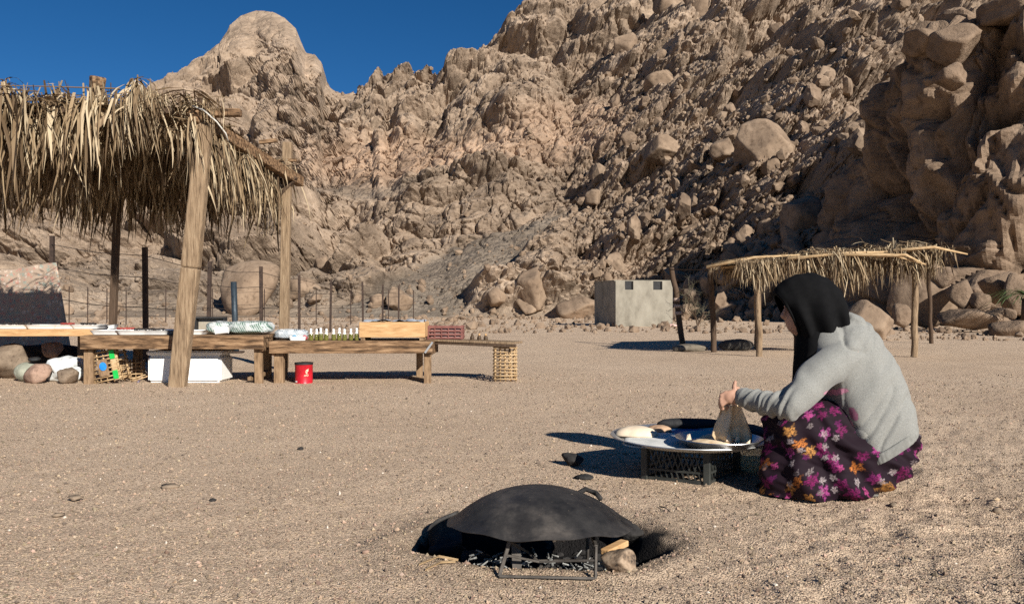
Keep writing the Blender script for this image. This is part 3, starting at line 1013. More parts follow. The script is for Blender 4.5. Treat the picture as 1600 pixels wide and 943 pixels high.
# ------------------------------------------------------------------ palm-leaf roofs
def ribbon(rg, p0, d0, length, width, sag, segs=4, side=None):
    """One dry leaf strip that starts at p0 along d0 and bends down."""
    pts, d, p = [], np.array(d0, float), np.array(p0, float)
    for i in range(segs + 1):
        pts.append(p.copy())
        d = d + np.array([rg.normal(0, 0.10), rg.normal(0, 0.10), -sag / segs + rg.normal(0, 0.05)])
        d /= np.linalg.norm(d)
        p = p + d * length / segs
    if side is None:
        a = rg.uniform(0, 6.28)
        side = np.array([math.cos(a), math.sin(a), 0.0])
    w = width * np.array([0.75, 1.0, 0.9, 0.7, 0.12])[:segs + 1] / 2
    tw = rg.normal(0, 0.35)
    out = []
    for i, q in enumerate(pts):
        c_, s_ = math.cos(tw * i), math.sin(tw * i)
        sd = np.array([side[0] * c_ - side[1] * s_, side[0] * s_ + side[1] * c_, side[2]])
        out += [q - sd * w[i], q + sd * w[i]]
    f = [(2 * i, 2 * i + 1, 2 * i + 3, 2 * i + 2) for i in range(segs)]
    return out, f

def frond_mesh(kind, seed, scale=1.0):
    """hang: a rib lying level with its leaves hanging down.  flat: a frond lying on the roof.  tuft: a bundle sticking out."""
    rg = np.random.default_rng(seed)
    mb = MB()
    shade = []
    L = rg.uniform(0.9, 1.4) * scale
    if kind == "hang":
        rib = np.array([[-L / 2 + L * t, 0.03 * math.sin(3 * t), 0.03 * math.sin(2.2 * t + seed)] for t in np.linspace(0, 1, 5)])
        n = int(rg.integers(30, 42))
        clump = rg.uniform(-0.4, 0.4, 5) * L
        for k in range(n):
            x = rg.choice(clump) + rg.normal(0, 0.055) * scale if rg.random() < 0.85 else rg.uniform(-0.5, 0.5) * L
            ln = rg.uniform(0.28, 0.78) * scale * (1.25 if rg.random() < 0.15 else 1)
            d = np.array([rg.normal(0, 0.22), rg.normal(-0.10, 0.30), -0.75])
            v, f = ribbon(rg, (x, rg.normal(0, 0.05), rg.uniform(-0.05, 0.08)), d / np.linalg.norm(d), ln, rg.uniform(0.012, 0.036) * (0.5 + 0.5 * scale), 1.5)
            mb.add(v, f)
            shade.append((len(v), rg.random()))
    elif kind == "flat":
        rib = np.array([[0, -L * 0.5 + L * t, 0.06 * math.sin(2.5 * t)] for t in np.linspace(0, 1, 5)])
        for k in range(44):
            t = rg.uniform(0.05, 1.0)
            s_ = 1 if k % 2 else -1
            d = np.array([s_ * rg.uniform(0.5, 1.0), rg.uniform(0.2, 0.9), rg.uniform(-0.1, 0.60)])
            v, f = ribbon(rg, (0, -L * 0.5 + L * t, 0.05), d / np.linalg.norm(d), rg.uniform(0.25, 0.6) * scale, rg.uniform(0.014, 0.034) * (0.5 + 0.5 * scale), 1.0)
            mb.add(v, f)
            shade.append((len(v), rg.random()))
    else:
        rib = np.array([[0, 0, -0.15 + 0.35 * t] for t in np.linspace(0, 1, 4)]) * scale
        for k in range(34):
            a = rg.uniform(0, 6.28)
            d = np.array([math.cos(a) * 0.6, math.sin(a) * 0.6, rg.uniform(-0.2, 0.9)])
            v, f = ribbon(rg, (0, 0, rg.uniform(-0.05, 0.2) * scale), d / np.linalg.norm(d), rg.uniform(0.15, 0.36) * scale, rg.uniform(0.018, 0.036), 2.2)
            mb.add(v, f)
            shade.append((len(v), rg.random()))
    before = mb.n
    mb.tube(rib, np.linspace(0.018, 0.008, len(rib)) * scale * (1 if kind == "tuft" else 0.45), 5)
    shade.append((mb.n - before, 0.35))
    me = raw_mesh("palm_frond", mb.verts(), mb.f, M_leaf, False)
    a = me.attributes.new("leaf", 'FLOAT', 'POINT')
    a.data.foreach_set("value", np.concatenate([np.full(k, s) for k, s in shade]).astype(np.float32))
    return me

HANG = [frond_mesh("hang", 700 + k) for k in range(10)]
FLAT = [frond_mesh("flat", 720 + k) for k in range(8)]
TUFT = [frond_mesh("tuft", 740 + k) for k in range(4)]

def frond(parent, me, loc, rz, s=1.0, tilt=(0, 0), zs=1.0):
    o = link("palm_frond", me, parent, loc)
    o.rotation_euler = (tilt[0], tilt[1], rz)
    o.scale = (s, s, s * zs)
    return o

def post(parent, a, b_, r0, r1, material, seed, name="post", knots=6):
    """A round trunk post, a little crooked."""
    rg = np.random.default_rng(seed)
    a, b_ = np.asarray(a, float), np.asarray(b_, float)
    pts = [a + (b_ - a) * t + np.append(rg.normal(0, 0.010, 2), 0) * (0 < t < 1) for t in np.linspace(0, 1, knots + 2)]
    rr_ = np.linspace(r0, r1, knots + 2) * rg.uniform(0.94, 1.06, knots + 2)
    mb = MB().tube(pts, rr_, 10)
    return obj(name, mb, material, parent, True, auto=50)

# the big shelter on the left
FRt, BRt = P(318, 190, 8.66), P(455, 275, 11.1)
shelter = thing("straw_shelter", (-4.5, 9.6, 0), "large open shelter with shaggy dry palm-leaf roof over the stall tables", "shelter")
a_, b_ = G(277, 604), P(320, 192, 8.66)
mb = MB()
v0 = mb.n
mb.bar(a_ + np.array([0, 0, -0.05]), a_ + (b_ - a_) * 0.45 + np.array([0.012, 0, 0]), 0.175, 0.13, (0, 1, 0), 0.19, 0.13)
mb2 = MB().bar(a_ + (b_ - a_) * 0.451 + np.array([0.012, 0, 0]), b_, 0.19, 0.13, (0, 1, 0), 0.165, 0.12)
mb.add(mb2.verts(), mb2.f)
obj("post", mb, M_post, shelter, bevel=0.02)
obj("post", MB().bar(P(443, 575, 11.0), P(449, 222, 11.0), 0.125, 0.10, (0, 1, 0)), M_post, shelter, bevel=0.012)
obj("post", MB().bar(P(174, 575, 11.0), P(184, 290, 11.0), 0.085, 0.085, (0, 1, 0)), M_darkwood, shelter, bevel=0.01)
post(shelter, (-8.6, 8.7, 0), (-8.55, 8.7, 3.0), 0.07, 0.06, M_post, 3)
post(shelter, (-8.6, 11.2, 0), (-8.55, 11.2, 2.8), 0.06, 0.055, M_darkwood, 4)
edge_beam = obj("edge_beam", MB().bar(P(300, 180, 8.55), P(469, 284, 11.25), 0.11, 0.14), M_bench, shelter, bevel=0.012)
obj("front_beam", MB().bar((-9.0, 8.72, 2.98), P(376, 176, 8.72), 0.09, 0.08), M_bench, shelter, bevel=0.01)
obj("rear_beam", MB().bar((-9.0, 11.12, 2.66), P(470, 292, 11.12) + np.array([-0.1, 0, 0.08]), 0.08, 0.09), M_darkwood, shelter, bevel=0.01)
obj("brace", MB().bar(P(430, 316, 11.0), P(462, 276, 10.95), 0.07, 0.05), M_darkwood, shelter, bevel=0.008)
obj("cross_stick", MB().bar(P(430, 251, 11.02), P(462, 250, 10.95), 0.05, 0.04), M_bench, shelter)
obj("cross_stick", MB().bar(P(405, 222, 11.2), P(432, 219, 11.2), 0.06, 0.05), M_bench, shelter)
for k in range(5):
    x = -8.3 + 1.15 * k
    post(shelter, (x, 8.55, 2.99), (x + 0.05, 11.3, 2.74), 0.04, 0.03, M_darkwood, 40 + k, "rafter")
obj("log_end", MB().bar(P(148, 165, 8.9), P(152, 119, 8.85), 0.12, 0.11, w2=0.15, h2=0.13), M_bench, shelter, bevel=0.02)
obj("plank", MB().bar(P(146, 200, 8.5), P(178, 172, 8.65), 0.10, 0.06), M_post, shelter, bevel=0.01)
obj("short_stick", MB().bar(P(308, 178, 8.7), P(314, 148, 8.75), 0.05, 0.05), M_darkwood, shelter)
obj("rope", MB().tube([P(300, 165, 8.5), P(318, 172, 8.45), P(338, 190, 8.5), P(352, 208, 8.6), P(356, 220, 8.65)], 0.009, 6), mat("pale_rope", [(0.5, 0.48, 0.42), (0.62, 0.6, 0.55)], 40, 0.8, 0.3), shelter, True)
rg = np.random.default_rng(77)
def roof_z(x, y):
    return 2.95 - 0.10 * (y - 8.6) + 0.03 * (-3.4 - x)
CL = [-8.5, -8.0, -7.55, -7.0, -6.5, -6.05, -5.62, -5.3, -5.12, -4.95, -4.62, -4.3, -4.02, -3.78, -3.5]
for k in range(30):                                     # front fringe, in bunches with gaps between
    x = CL[k % len(CL)] + rg.normal(0, 0.13)
    ext = 0.80 + 0.60 * math.exp(-((x + 5.15) / 0.22) ** 2) - 0.25 * math.exp(-((x + 3.75) / 0.4) ** 2) + (0.25 if k % 5 == 0 else 0)
    y = 8.52 + rg.uniform(-0.14, 0.30)
    frond(shelter, HANG[k % 10], (x, y, roof_z(x, y) + rg.uniform(0.0, 0.22)), rg.uniform(-0.6, 0.6) + (math.pi if k % 3 == 0 else 0), rg.uniform(0.7, 1.1) * ext, (rg.normal(0, 0.07), rg.normal(0, 0.12)), rg.uniform(0.9, 1.25))
for k in range(5):                                     # long bunches added over the left table to shade the cloth screen
    x, y = rg.uniform(-5.9, -5.0), rg.uniform(9.0, 9.6)
    frond(shelter, HANG[(k + 1) % 10], (x, y, roof_z(x, y)), rg.uniform(-0.5, 0.5), rg.uniform(0.9, 1.15), (rg.normal(0, 0.07), rg.normal(0, 0.1)), 1.55)
for k in range(24):                                     # right side fringe
    t = (k + rg.uniform(0, 1)) / 24
    q = P(318, 190, 8.6) * (1 - t) + P(428, 262, 10.7) * t
    frond(shelter, HANG[(k + 3) % 10], q + np.array([rg.uniform(-0.20, -0.02), 0, rg.uniform(-0.16, 0.0)]), math.pi / 2 + rg.uniform(-0.5, 0.5), rg.uniform(0.65, 0.98), (rg.normal(0, 0.08), rg.normal(0, 0.10)), rg.uniform(0.9, 1.2))
for k in range(40):                                     # rear fringe
    x = -8.7 + 5.2 * (k + rg.uniform(-0.9, 0.9)) / 39
    frond(shelter, HANG[(k + 5) % 10], (x, 11.2 + rg.uniform(-0.3, 0.1), roof_z(x, 11.2) + rg.uniform(-0.15, 0.05)), rg.uniform(-0.5, 0.5), rg.uniform(0.8, 1.2), (rg.normal(0, 0.08), rg.normal(0, 0.1)), rg.uniform(0.9, 1.35))
for k in range(96):                                     # leaves sagging through between the rafters
    x, y = rg.uniform(-8.6, -3.4), rg.uniform(8.85, 11.0)
    frond(shelter, HANG[(k + 2) % 10], (x, y, roof_z(x, y) + 0.02), rg.uniform(-0.8, 0.8), rg.uniform(0.7, 1.0), (rg.normal(0, 0.08), rg.normal(0, 0.1)), min(1.1, 0.22 + 0.62 * (y - 8.6)))
for k in range(80):                                     # the cover itself
    x, y = rg.uniform(-8.7, -3.35), rg.uniform(8.55, 11.2)
    frond(shelter, FLAT[k % 8], (x, y, roof_z(x, y) + rg.uniform(0.02, 0.16)), rg.uniform(0, 6.28), rg.uniform(0.75, 1.15), (rg.normal(0, 0.16), rg.normal(0, 0.16)))
for k, (px, py, s_) in enumerate(((8, 148, 0.9), (100, 160, 0.6), (165, 158, 0.6), (250, 165, 0.6), (36, 158, 0.7), (70, 166, 0.5), (206, 150, 1.0), (214, 142, 0.9), (224, 160, 0.7), (290, 165, 0.7), (293, 176, 0.6))):
    frond(shelter, TUFT[k % 4], P(px, py, 8.7), rg.uniform(0, 6), s_)
# a layer of matted leaves that closes the roof
gxs, gys = np.linspace(-8.8, -3.28, 40), np.linspace(8.6, 11.2, 22)
GX, GY = np.meshgrid(gxs, gys)
GZ = 2.95 - 0.10 * (GY - 8.6) + 0.03 * (-3.4 - GX) + 0.05 + 0.05 * vnoise(np.stack([GX.ravel(), GY.ravel(), GX.ravel() * 0], 1) * 3, 8).reshape(GX.shape)
M_mat = mat("matted_palm_leaf", [(0.09, 0.055, 0.028), (0.26, 0.17, 0.085), (0.42, 0.30, 0.165)], 9, 0.9, 0.8, 40, (1, 4, 1))
mb = MB().grid(np.stack([GX, GY, GZ], -1))
mb.grid(np.stack([GX, GY, GZ - 0.035], -1)[:, ::-1])
obj("leaf_mat", mb, M_mat, shelter, True)

# the small shelter on the right
small = thing("straw_shelter", (5.5, 15, 0), "small low shelter with ragged palm-leaf roof behind the squatting woman", "shelter")
post(small, G(1428, 557), P(1429, 405, 13.9), 0.056, 0.05, M_post, 11)
post(small, G(1186, 558), P(1184, 424, 13.75), 0.052, 0.046, M_post, 12)
post(small, G(1180, 545), P(1181, 425, 15.6), 0.03, 0.03, M_post, 16)
post(small, G(1115, 550), P(1110, 418, 15.2), 0.055, 0.05, M_darkwood, 13)
post(small, G(1068, 543), P(1049, 418, 16.9), 0.06, 0.055, M_darkwood, 14)
post(small, G(1243, 541), P(1242, 420, 17.3), 0.04, 0.04, M_post, 15)
post(small, G(1455, 536), P(1452, 410, 18.6), 0.05, 0.045, M_darkwood, 17)
for k, py in enumerate((468, 478, 489)):
    c_ = P(1057 + (py - 468) * 0.14, py, 16.9)
    obj("binding", MB().lathe(c_ + np.array([0, 0, -0.035]), [(0.068, 0), (0.072, 0.035), (0.068, 0.07)], 10), mat("faded_cloth_strip", [(0.42, 0.30, 0.24), (0.5, 0.38, 0.3)], 20, 0.9, 0.2), small, True)
def rz2(x):
    return float(np.interp(x, [3.3, 3.9, 5.6, 7.0, 8.0], [1.56, 1.60, 1.76, 1.86, 1.86]))
SM = 0.55
for k in range(58):
    x = (4.1, 4.5, 4.85, 5.15, 5.5, 5.72, 5.86, 5.98, 6.25, 6.6, 6.82, 6.95, 7.05)[k % 13] + rg.normal(0, 0.09)
    big_ = 0.78 + 0.42 * math.exp(-((x - 5.85) / 0.30) ** 2) + 0.25 * math.exp(-((x - 6.9) / 0.25) ** 2) - 0.20 * math.exp(-((x - 6.35) / 0.18) ** 2)
    y = 13.75 + rg.uniform(-0.15, 0.2)
    frond(small, HANG[k % 10], (x, y, rz2(x) + rg.uniform(-0.02, 0.05)), rg.uniform(-0.3, 0.3), big_ * rg.uniform(0.65, 1.05) * 0.92, (rg.normal(0, 0.15), rg.normal(0, 0.12)))
for k in range(26):
    y = rg.uniform(14.1, 17.2)
    x = rg.uniform(0.262 * y, 7.3)
    frond(small, HANG[(k + 4) % 10], (x, y, rz2(x) - 0.02), rg.uniform(-0.6, 0.6), rg.uniform(0.35, 0.6), (rg.normal(0, 0.1), rg.normal(0, 0.1)))
for k in range(50):
    y = rg.uniform(13.7, 17.3)
    x = rg.uniform(0.262 * y, 7.45)
    frond(small, FLAT[k % 8], (x, y, rz2(x) + rg.uniform(0.0, 0.07)), rg.uniform(0, 6.28), rg.uniform(0.55, 0.9), (rg.normal(0, 0.16), rg.normal(0, 0.16)))
for k, (a, b2, c2) in enumerate((((1104, 417, 13.9), (1180, 402, 13.8), (1250, 398, 13.7)), ((1390, 392, 13.6), (1460, 386, 13.5), (1512, 397, 13.45)), ((1300, 398, 13.6), (1395, 398, 13.45), (1447, 413, 13.4)), ((1230, 404, 13.6), (1330, 395, 13.6), (1440, 392, 13.6)), ((1112, 412, 15.2), (1160, 405, 14.9), (1220, 400, 14.6)), ((1370, 400, 13.5), (1415, 398, 13.4), (1440, 410, 13.35)))):
    obj("palm_rib", MB().tube([P(*a), P(*b2), P(*c2)], [0.034, 0.027, 0.013], 6), M_rib, small, True)
obj("beam", MB().bar(P(1045, 421, 16.9), P(1185, 421, 13.8), 0.022, 0.022), M_darkwood, small)
obj("beam", MB().bar(P(1182, 424, 13.75), P(1446, 402, 13.9), 0.06, 0.06), M_bench, small)
obj("beam", MB().bar(P(1112, 419, 16.9), P(1460, 408, 18.5), 0.06, 0.06), M_darkwood, small)
gxs, gys = np.linspace(3.75, 7.3, 24), np.linspace(13.8, 17.2, 20)
GX, GY = np.meshgrid(gxs, gys)
GX = np.maximum(GX, 0.262 * GY + 0.002 * (GX - 3.75))
GZ = np.interp(GX, [3.3, 3.9, 5.6, 7.0, 8.0], [1.56, 1.60, 1.76, 1.86, 1.86]) + 0.01 + 0.03 * vnoise(np.stack([GX.ravel(), GY.ravel(), GX.ravel() * 0], 1) * 3, 18).reshape(GX.shape)
mb = MB().grid(np.stack([GX, GY, GZ], -1))
mb.grid(np.stack([GX, GY, GZ - 0.025], -1)[:, ::-1])
obj("leaf_mat", mb, M_mat, small, True)

# ------------------------------------------------------------------ hut
c0, c1, c2 = G(962, 510), G(1051, 509.7), None
c0[2] = c1[2] = 0
ux = (c1 - c0) / np.linalg.norm(c1 - c0)
uy = np.array([-ux[1], ux[0], 0])
uy = uy * 0.98 + np.array([-0.13, 0, 0])
uy /= np.linalg.norm(uy)
W_, L_, H_ = np.linalg.norm(c1 - c0), 2.6, 2.0
hut = thing("concrete_hut", c0 + ux * W_ / 2 + uy * L_ / 2, "small windowless-looking grey cement hut at the foot of the slope", "hut")
hut["label"] = "small grey cement hut with two square openings under its roof edge"
def hw(name, a0, a1, z0, z1, s, t=0.18):
    """A piece of wall in the hut's own plan: a along its front, s across."""
    q = [c0 + ux * a + uy * ss_ for a in (a0, a1) for ss_ in (s, s + t)]
    v = [np.append(q[i][:2], z) for z in (z0, z1) for i in (0, 2, 3, 1)]
    return MB().add(v, [(0, 3, 2, 1), (4, 5, 6, 7), (0, 1, 5, 4), (1, 2, 6, 5), (2, 3, 7, 6), (3, 0, 4, 7)])
mbw = MB()
o1, o2, o3, o4 = 0.42, 0.80, 1.70, 2.12
for a0, a1, z0, z1 in ((0, W_, 0, 1.62), (0, o1, 1.62, H_), (o2, o3, 1.62, H_), (o4, W_, 1.62, H_)):
    q = hw("w", a0, a1, z0, z1, 0)
    mbw.add(q.verts(), q.f)
obj("front_wall", mbw, M_hut, hut)
for nm, a0, a1, s0, t_ in (("rear_wall", 0, W_, L_ - 0.18, 0.18), ("side_wall", 0.0, 0.18, 0.185, L_ - 0.37), ("side_wall", W_ - 0.18, W_, 0.185, L_ - 0.37)):
    obj(nm, hw("w", a0, a1, 0, H_, s0, t_), M_hut, hut)
obj("roof_slab", hw("w", -0.02, W_ + 0.02, H_ + 0.002, H_ + 0.045, 0.1, L_ - 0.1), M_hut, hut)
for a0, a1 in ((o1, o2), (o3, o4)):
    obj("opening_dark", hw("w", a0 + 0.004, a1 - 0.004, 1.624, H_ - 0.004, 0.12, 0.04), M_black, hut)  # black panel stands in for the darkness inside each opening

# ------------------------------------------------------------------ fences
near_f = thing("wire_fence", (-6, 20, 0), "wire fence on tall dark steel stakes running back from the stall", "fence")
NF = [(80, 368, 14.7), (225, 386, 12.6), (327, 408, 16.3), (407, 416, 18.6), (467, 429, 23.4), (517, 437, 27.2), (566, 440, 30.5), (598, 444, 32.6), (623, 446, 34.5)]
tops = []
for k, (px, py, d) in enumerate(NF):
    t_ = P(px, py, d)
    g = t_.copy()
    g[2] = -0.1
    g[0] += 0.03 * math.sin(k * 2.3)
    w_ = 0.07 if d < 20 else 0.065
    mb = MB().bar(g, t_, w_, 0.012, (0, 1, 0))
    q = MB().bar(g + np.array([w_ / 2 - 0.006, 0.03, 0]), t_ + np.array([w_ / 2 - 0.006, 0.03, 0]), 0.012, 0.055, (0, 1, 0))
    mb.add(q.verts(), q.f)
    obj("stake", mb, M_steel_rust, near_f)
    tops.append((g, t_))
for k in range(len(tops) - 1):
    for fz in (0.25, 0.5, 0.75, 0.93):
        a = tops[k][0] + (tops[k][1] - tops[k][0]) * fz
        b2 = tops[k + 1][0] + (tops[k + 1][1] - tops[k + 1][0]) * fz
        mid_ = (a + b2) / 2 + np.array([0, 0, -0.05])
        obj("wire", MB().tube([a, mid_, b2], 0.006, 4), M_wire, near_f)
far_f = thing("wire_fence", (-11, 39, 0), "farther fence of thin rods and wire strung across the valley floor", "fence")
FF = [(74, 448, 37), (108, 447, 37.2), (137, 448, 37.4), (167, 450, 37.5), (197, 449, 37.6), (259, 450, 37.7), (332, 450, 37.8), (413, 451, 37.9), (437, 453, 38), (494, 453, 38), (548, 453, 38), (607, 452, 38.2), (646, 453, 38.4)]
tops = []
for k, (px, py, d) in enumerate(FF):
    t_ = P(px, py, d)
    g = t_.copy()
    g[2] = -0.1
    obj("rod", MB().tube([g, t_], 0.026, 5), M_steel_rust, far_f)
    tops.append((g, t_))
for k in range(len(tops) - 1):
    for fz in (0.3, 0.6, 0.92):
        a = tops[k][0] + (tops[k][1] - tops[k][0]) * fz
        b2 = tops[k + 1][0] + (tops[k + 1][1] - tops[k + 1][0]) * fz
        obj("wire", MB().tube([a, (a + b2) / 2 + np.array([0, 0, -0.05]), b2], 0.007, 4), M_wire, far_f)
# the blue-grey pipe standing behind the table
mb = MB().tube([P(369, 548, 15.0), P(365, 440, 15.0)], 0.055, 10)
pole = thing("steel_pole", G(369, 551), "short blue-grey steel pole standing behind the bundles on the table", "pole")
obj("pipe", mb, mat("blue_grey_paint", [(0.02, 0.03, 0.04), (0.05, 0.068, 0.085)], 8, 0.5, 0.2, metal=0.3), pole, True)
obj("foot_plate", MB().box(G(369, 551) + np.array([0.03, 0, 0.02]), (0.2, 0.2, 0.03)), M_steel_rust, pole)

# ------------------------------------------------------------------ stall tables
def table(name, x0, x1, y0, y1, z, label, legs, apron=0.15, top_t=0.035, leg=0.10, planks=4, skew=0.0):
    t = thing(name, ((x0 + x1) / 2, (y0 + y1) / 2, 0), label, "table")
    w_ = (y1 - y0) / planks
    for k in range(planks):
        obj("plank", MB().bar((x0, y0 + w_ * (k + 0.5), z - top_t / 2 - 0.002 * (k % 2)), (x1, y0 + w_ * (k + 0.5), z - top_t / 2 - 0.002 * (k % 2)), w_ - 0.012, top_t), M_bench, t, bevel=0.004)
    zz_ = z - top_t - apron / 2 - 0.003
    obj("apron", MB().bar((x0 - 0.015, y0 - 0.022, z - apron / 2 - 0.004), (x1 + 0.015, y0 - 0.022, z - apron / 2 - 0.004), 0.04, apron), M_bench, t, bevel=0.006)
    obj("apron", MB().bar((x0, y1 - 0.03, zz_), (x1, y1 - 0.03, zz_), 0.04, apron), M_bench, t, bevel=0.006)
    for x in (x0 + 0.02, x1 - 0.02):
        obj("side_rail", MB().bar((x, y0 + 0.003, zz_), (x, y1 - 0.053, zz_), 0.035, apron * 0.9), M_bench, t, bevel=0.006)
    for lx, ly, lw, tilt_ in legs:
        obj("leg", MB().bar((lx + tilt_, ly, -0.02), (lx, ly, z - top_t - apron * (0.78 if ly < y0 + 0.2 else 0.1)), lw, lw * 0.8, (0, 1, 0)), M_benchleg, t, bevel=0.006)
    return t
xs = lambda px, d: (px - 800) / FPX * d
t1 = table("stall_table", xs(130, 8.95), xs(411, 8.95), 8.95, 9.75, 0.55, "long brown table beside the big front post, laid with white trays", [(xs(139, 9.0), 9.02, 0.10, 0.0), (xs(403, 9.0), 9.02, 0.085, 0.01), (xs(217, 9.68), 9.66, 0.09, 0), (xs(418, 9.68), 9.66, 0.10, 0)])
obj("foot_brace", MB().bar((xs(395, 9.1), 9.05, 0.05), (xs(422, 9.6), 9.5, 0.10), 0.09, 0.04), M_benchleg, t1, bevel=0.005)
t2 = table("stall_table", xs(424, 9.0), xs(674, 9.0), 9.0, 9.85, 0.485, "brown wooden table with bottles, a wooden box and a red can beneath", [(xs(436, 9.05), 9.07, 0.105, 0.0), (xs(668, 9.05), 9.07, 0.08, 0.0), (xs(656, 9.7), 9.68, 0.075, 0), (xs(443, 9.7), 9.68, 0.10, 0)], apron=0.135)
obj("metal_strap", MB().bar(P(664, 551, 8.948), P(676, 534, 8.948), 0.022, 0.008, (0, 1, 0)), M_alu, t2)
obj("foot_shelf", MB().bar((xs(644, 9.6), 9.55, 0.02), (xs(664, 9.2), 9.2, 0.02), 0.09, 0.03), M_benchleg, t2)
# the thin left table
t0 = thing("stall_table", (-6.2, 9.9, 0), "thin plank table at the left edge, in front of the flowered cloth", "table")
for k in range(3):
    obj("plank", MB().bar((-8.2, 9.55 + 0.2 * k, 0.585 - 0.001 * k), (xs(152, 9.6), 9.55 + 0.2 * k, 0.59 - 0.001 * k), 0.19, 0.03), M_box, t0, bevel=0.004)
obj("front_rail", MB().bar((-8.2, 9.44, 0.555), (xs(153, 9.44), 9.44, 0.56), 0.025, 0.075), M_box, t0, bevel=0.004)
for x, y in ((-5.0, 9.98), (-7.9, 9.5), (-7.9, 9.98), (-5.35, 9.9)):
    obj("leg", MB().bar((x, y, 0), (x, y, 0.565), 0.07, 0.06, (0, 1, 0)), M_benchleg, t0)
# plank shelf resting on the crate
pl = MB()
a, b2 = np.array([xs(664, 9.75), 9.62, 0.478]), np.array([xs(809, 9.15), 9.22, 0.455])
shelf = thing("plank_shelf", (a + b2) / 2 * np.array([1, 1, 0]), "warped grey plank bridging the table end and the upright palm crate", "plank")
obj("board", MB().bar(a, b2, 0.36, 0.025), M_post, shelf, bevel=0.004)
obj("edge_strip", MB().bar(a + np.array([0.06, -0.17, -0.03]), b2 + np.array([-0.02, -0.17, -0.03]), 0.03, 0.035), M_darkwood, shelf, bevel=0.004)

# ------------------------------------------------------------------ palm-rib crates
def rib_crate(base, w, d, h, rz, label, tilt=0.0, rows=9, cols_=4, extra=None, name="palm_crate"):
    t = thing(name, base, label, "crate")
    t.rotation_euler = (0, tilt, rz)
    o = ORG[t.name]
    rg_ = np.random.default_rng(int(abs(base[0]) * 1000))
    for sx in (-1, 1):
        for sy in (-1, 1):
            obj("corner_post", MB().tube([o + (sx * w / 2, sy * d / 2, 0), o + (sx * w / 2, sy * d / 2, h)], 0.013, 6), M_rib, t, True)
    for i in range(rows):
        z = 0.02 + (h - 0.04) * i / (rows - 1)
        j = rg_.uniform(-0.006, 0.006, 4)
        obj("rib", MB().tube([o + (-w / 2 - 0.02, -d / 2 - 0.018, z + j[0]), o + (w / 2 + 0.02, -d / 2 - 0.018, z + j[1])], 0.0075, 5), M_rib, t, True)
        obj("rib", MB().tube([o + (-w / 2 - 0.02, d / 2 + 0.018, z + j[2]), o + (w / 2 + 0.02, d / 2 + 0.018, z + j[3])], 0.0075, 5), M_rib, t, True)
        if i % 2 == 0:
            for sx in (-1, 1):
                obj("rib", MB().tube([o + (sx * (w / 2 + 0.006), -d / 2 - 0.02, z + 0.018), o + (sx * (w / 2 + 0.006), d / 2 + 0.02, z + 0.018)], 0.0075, 5), M_rib, t, True)
    for i in range(cols_):
        x = -w / 2 + w * (i + 1) / (cols_ + 1)
        for sy in (-1, 1):
            obj("rib", MB().tube([o + (x, sy * d / 2, -0.005), o + (x + rg_.uniform(-0.006, 0.006), sy * d / 2, h + 0.02)], 0.0085, 5), M_rib, t, True)
    return t
cr1 = rib_crate(np.array([xs(789, 9.3), 9.3, 0.015]), 0.235, 0.26, 0.40, 0.06, "upright palm-rib crate propping the plank's right end", rows=10, cols_=3)
cr2 = rib_crate(np.array([xs(175, 9.12), 9.14, 0.015]), 0.30, 0.20, 0.37, 0.0, "leaning palm-rib crate with green tape under the long table", tilt=-0.20, rows=8, cols_=3)
o_ = ORG[cr2.name]
M_green = mat("green_tape", [(0.01, 0.36, 0.06), (0.02, 0.5, 0.09)], 20, 0.4, 0.1)
for z in (0.30, 0.07):
    obj("tape", MB().box(o_ + (0.115, -0.128, z), (0.055, 0.012, 0.095)), M_green, cr2)
obj("slat", MB().bar(o_ + (0.115, -0.118, 0.01), o_ + (0.115, -0.118, 0.37), 0.06, 0.008, (0, 1, 0)), M_rib, cr2)
obj("patch_board", MB().box(o_ + (-0.005, -0.135, 0.17), (0.11, 0.012, 0.19)), M_benchleg, cr2)
mb = MB().lathe((0, 0, 0), [(0.0, 0), (0.05, 0.0), (0.052, 0.004), (0.0, 0.005)], 14)
q = mb.verts()
q = np.stack([q[:, 0] * 0.8, q[:, 2], q[:, 1] * 0.95], 1)
obj("blue_paint_spot", MB().add(q + o_ + (0.0, -0.150, 0.185), mb.f), mat("blue_paint", [(0.01, 0.16, 0.5), (0.03, 0.3, 0.75)], 14, 0.6, 0.1), cr2)
rib_crate(np.array([xs(205, 9.5), 9.52, 0.01]), 0.24, 0.20, 0.22, 0.3, "low palm-rib crate behind the green-taped one", rows=5, cols_=3)
# basket hoop lying beside it
an = np.linspace(0, 2 * math.pi, 25)
obj("cane_hoop", MB().tube(np.stack([xs(222, 9.25) + 0.11 * np.cos(an), 9.25 + 0.10 * np.sin(an), 0.055 + 0.035 * np.sin(an * 1 + 1)], 1), 0.008, 6), M_rib, None, True, "pale cane hoop lying beside the green-taped crate", "hoop")
obj("stick", MB().tube([G(216, 598) + (0, 0, 0.008), G(226, 588) + (0, 0, 0.06)], 0.010, 6), mat("purple_grey_stick", [(0.10, 0.08, 0.12), (0.2, 0.17, 0.22)], 14, 0.7, 0.1), None, True, "short dark stick leaning on the cane hoop", "stick")

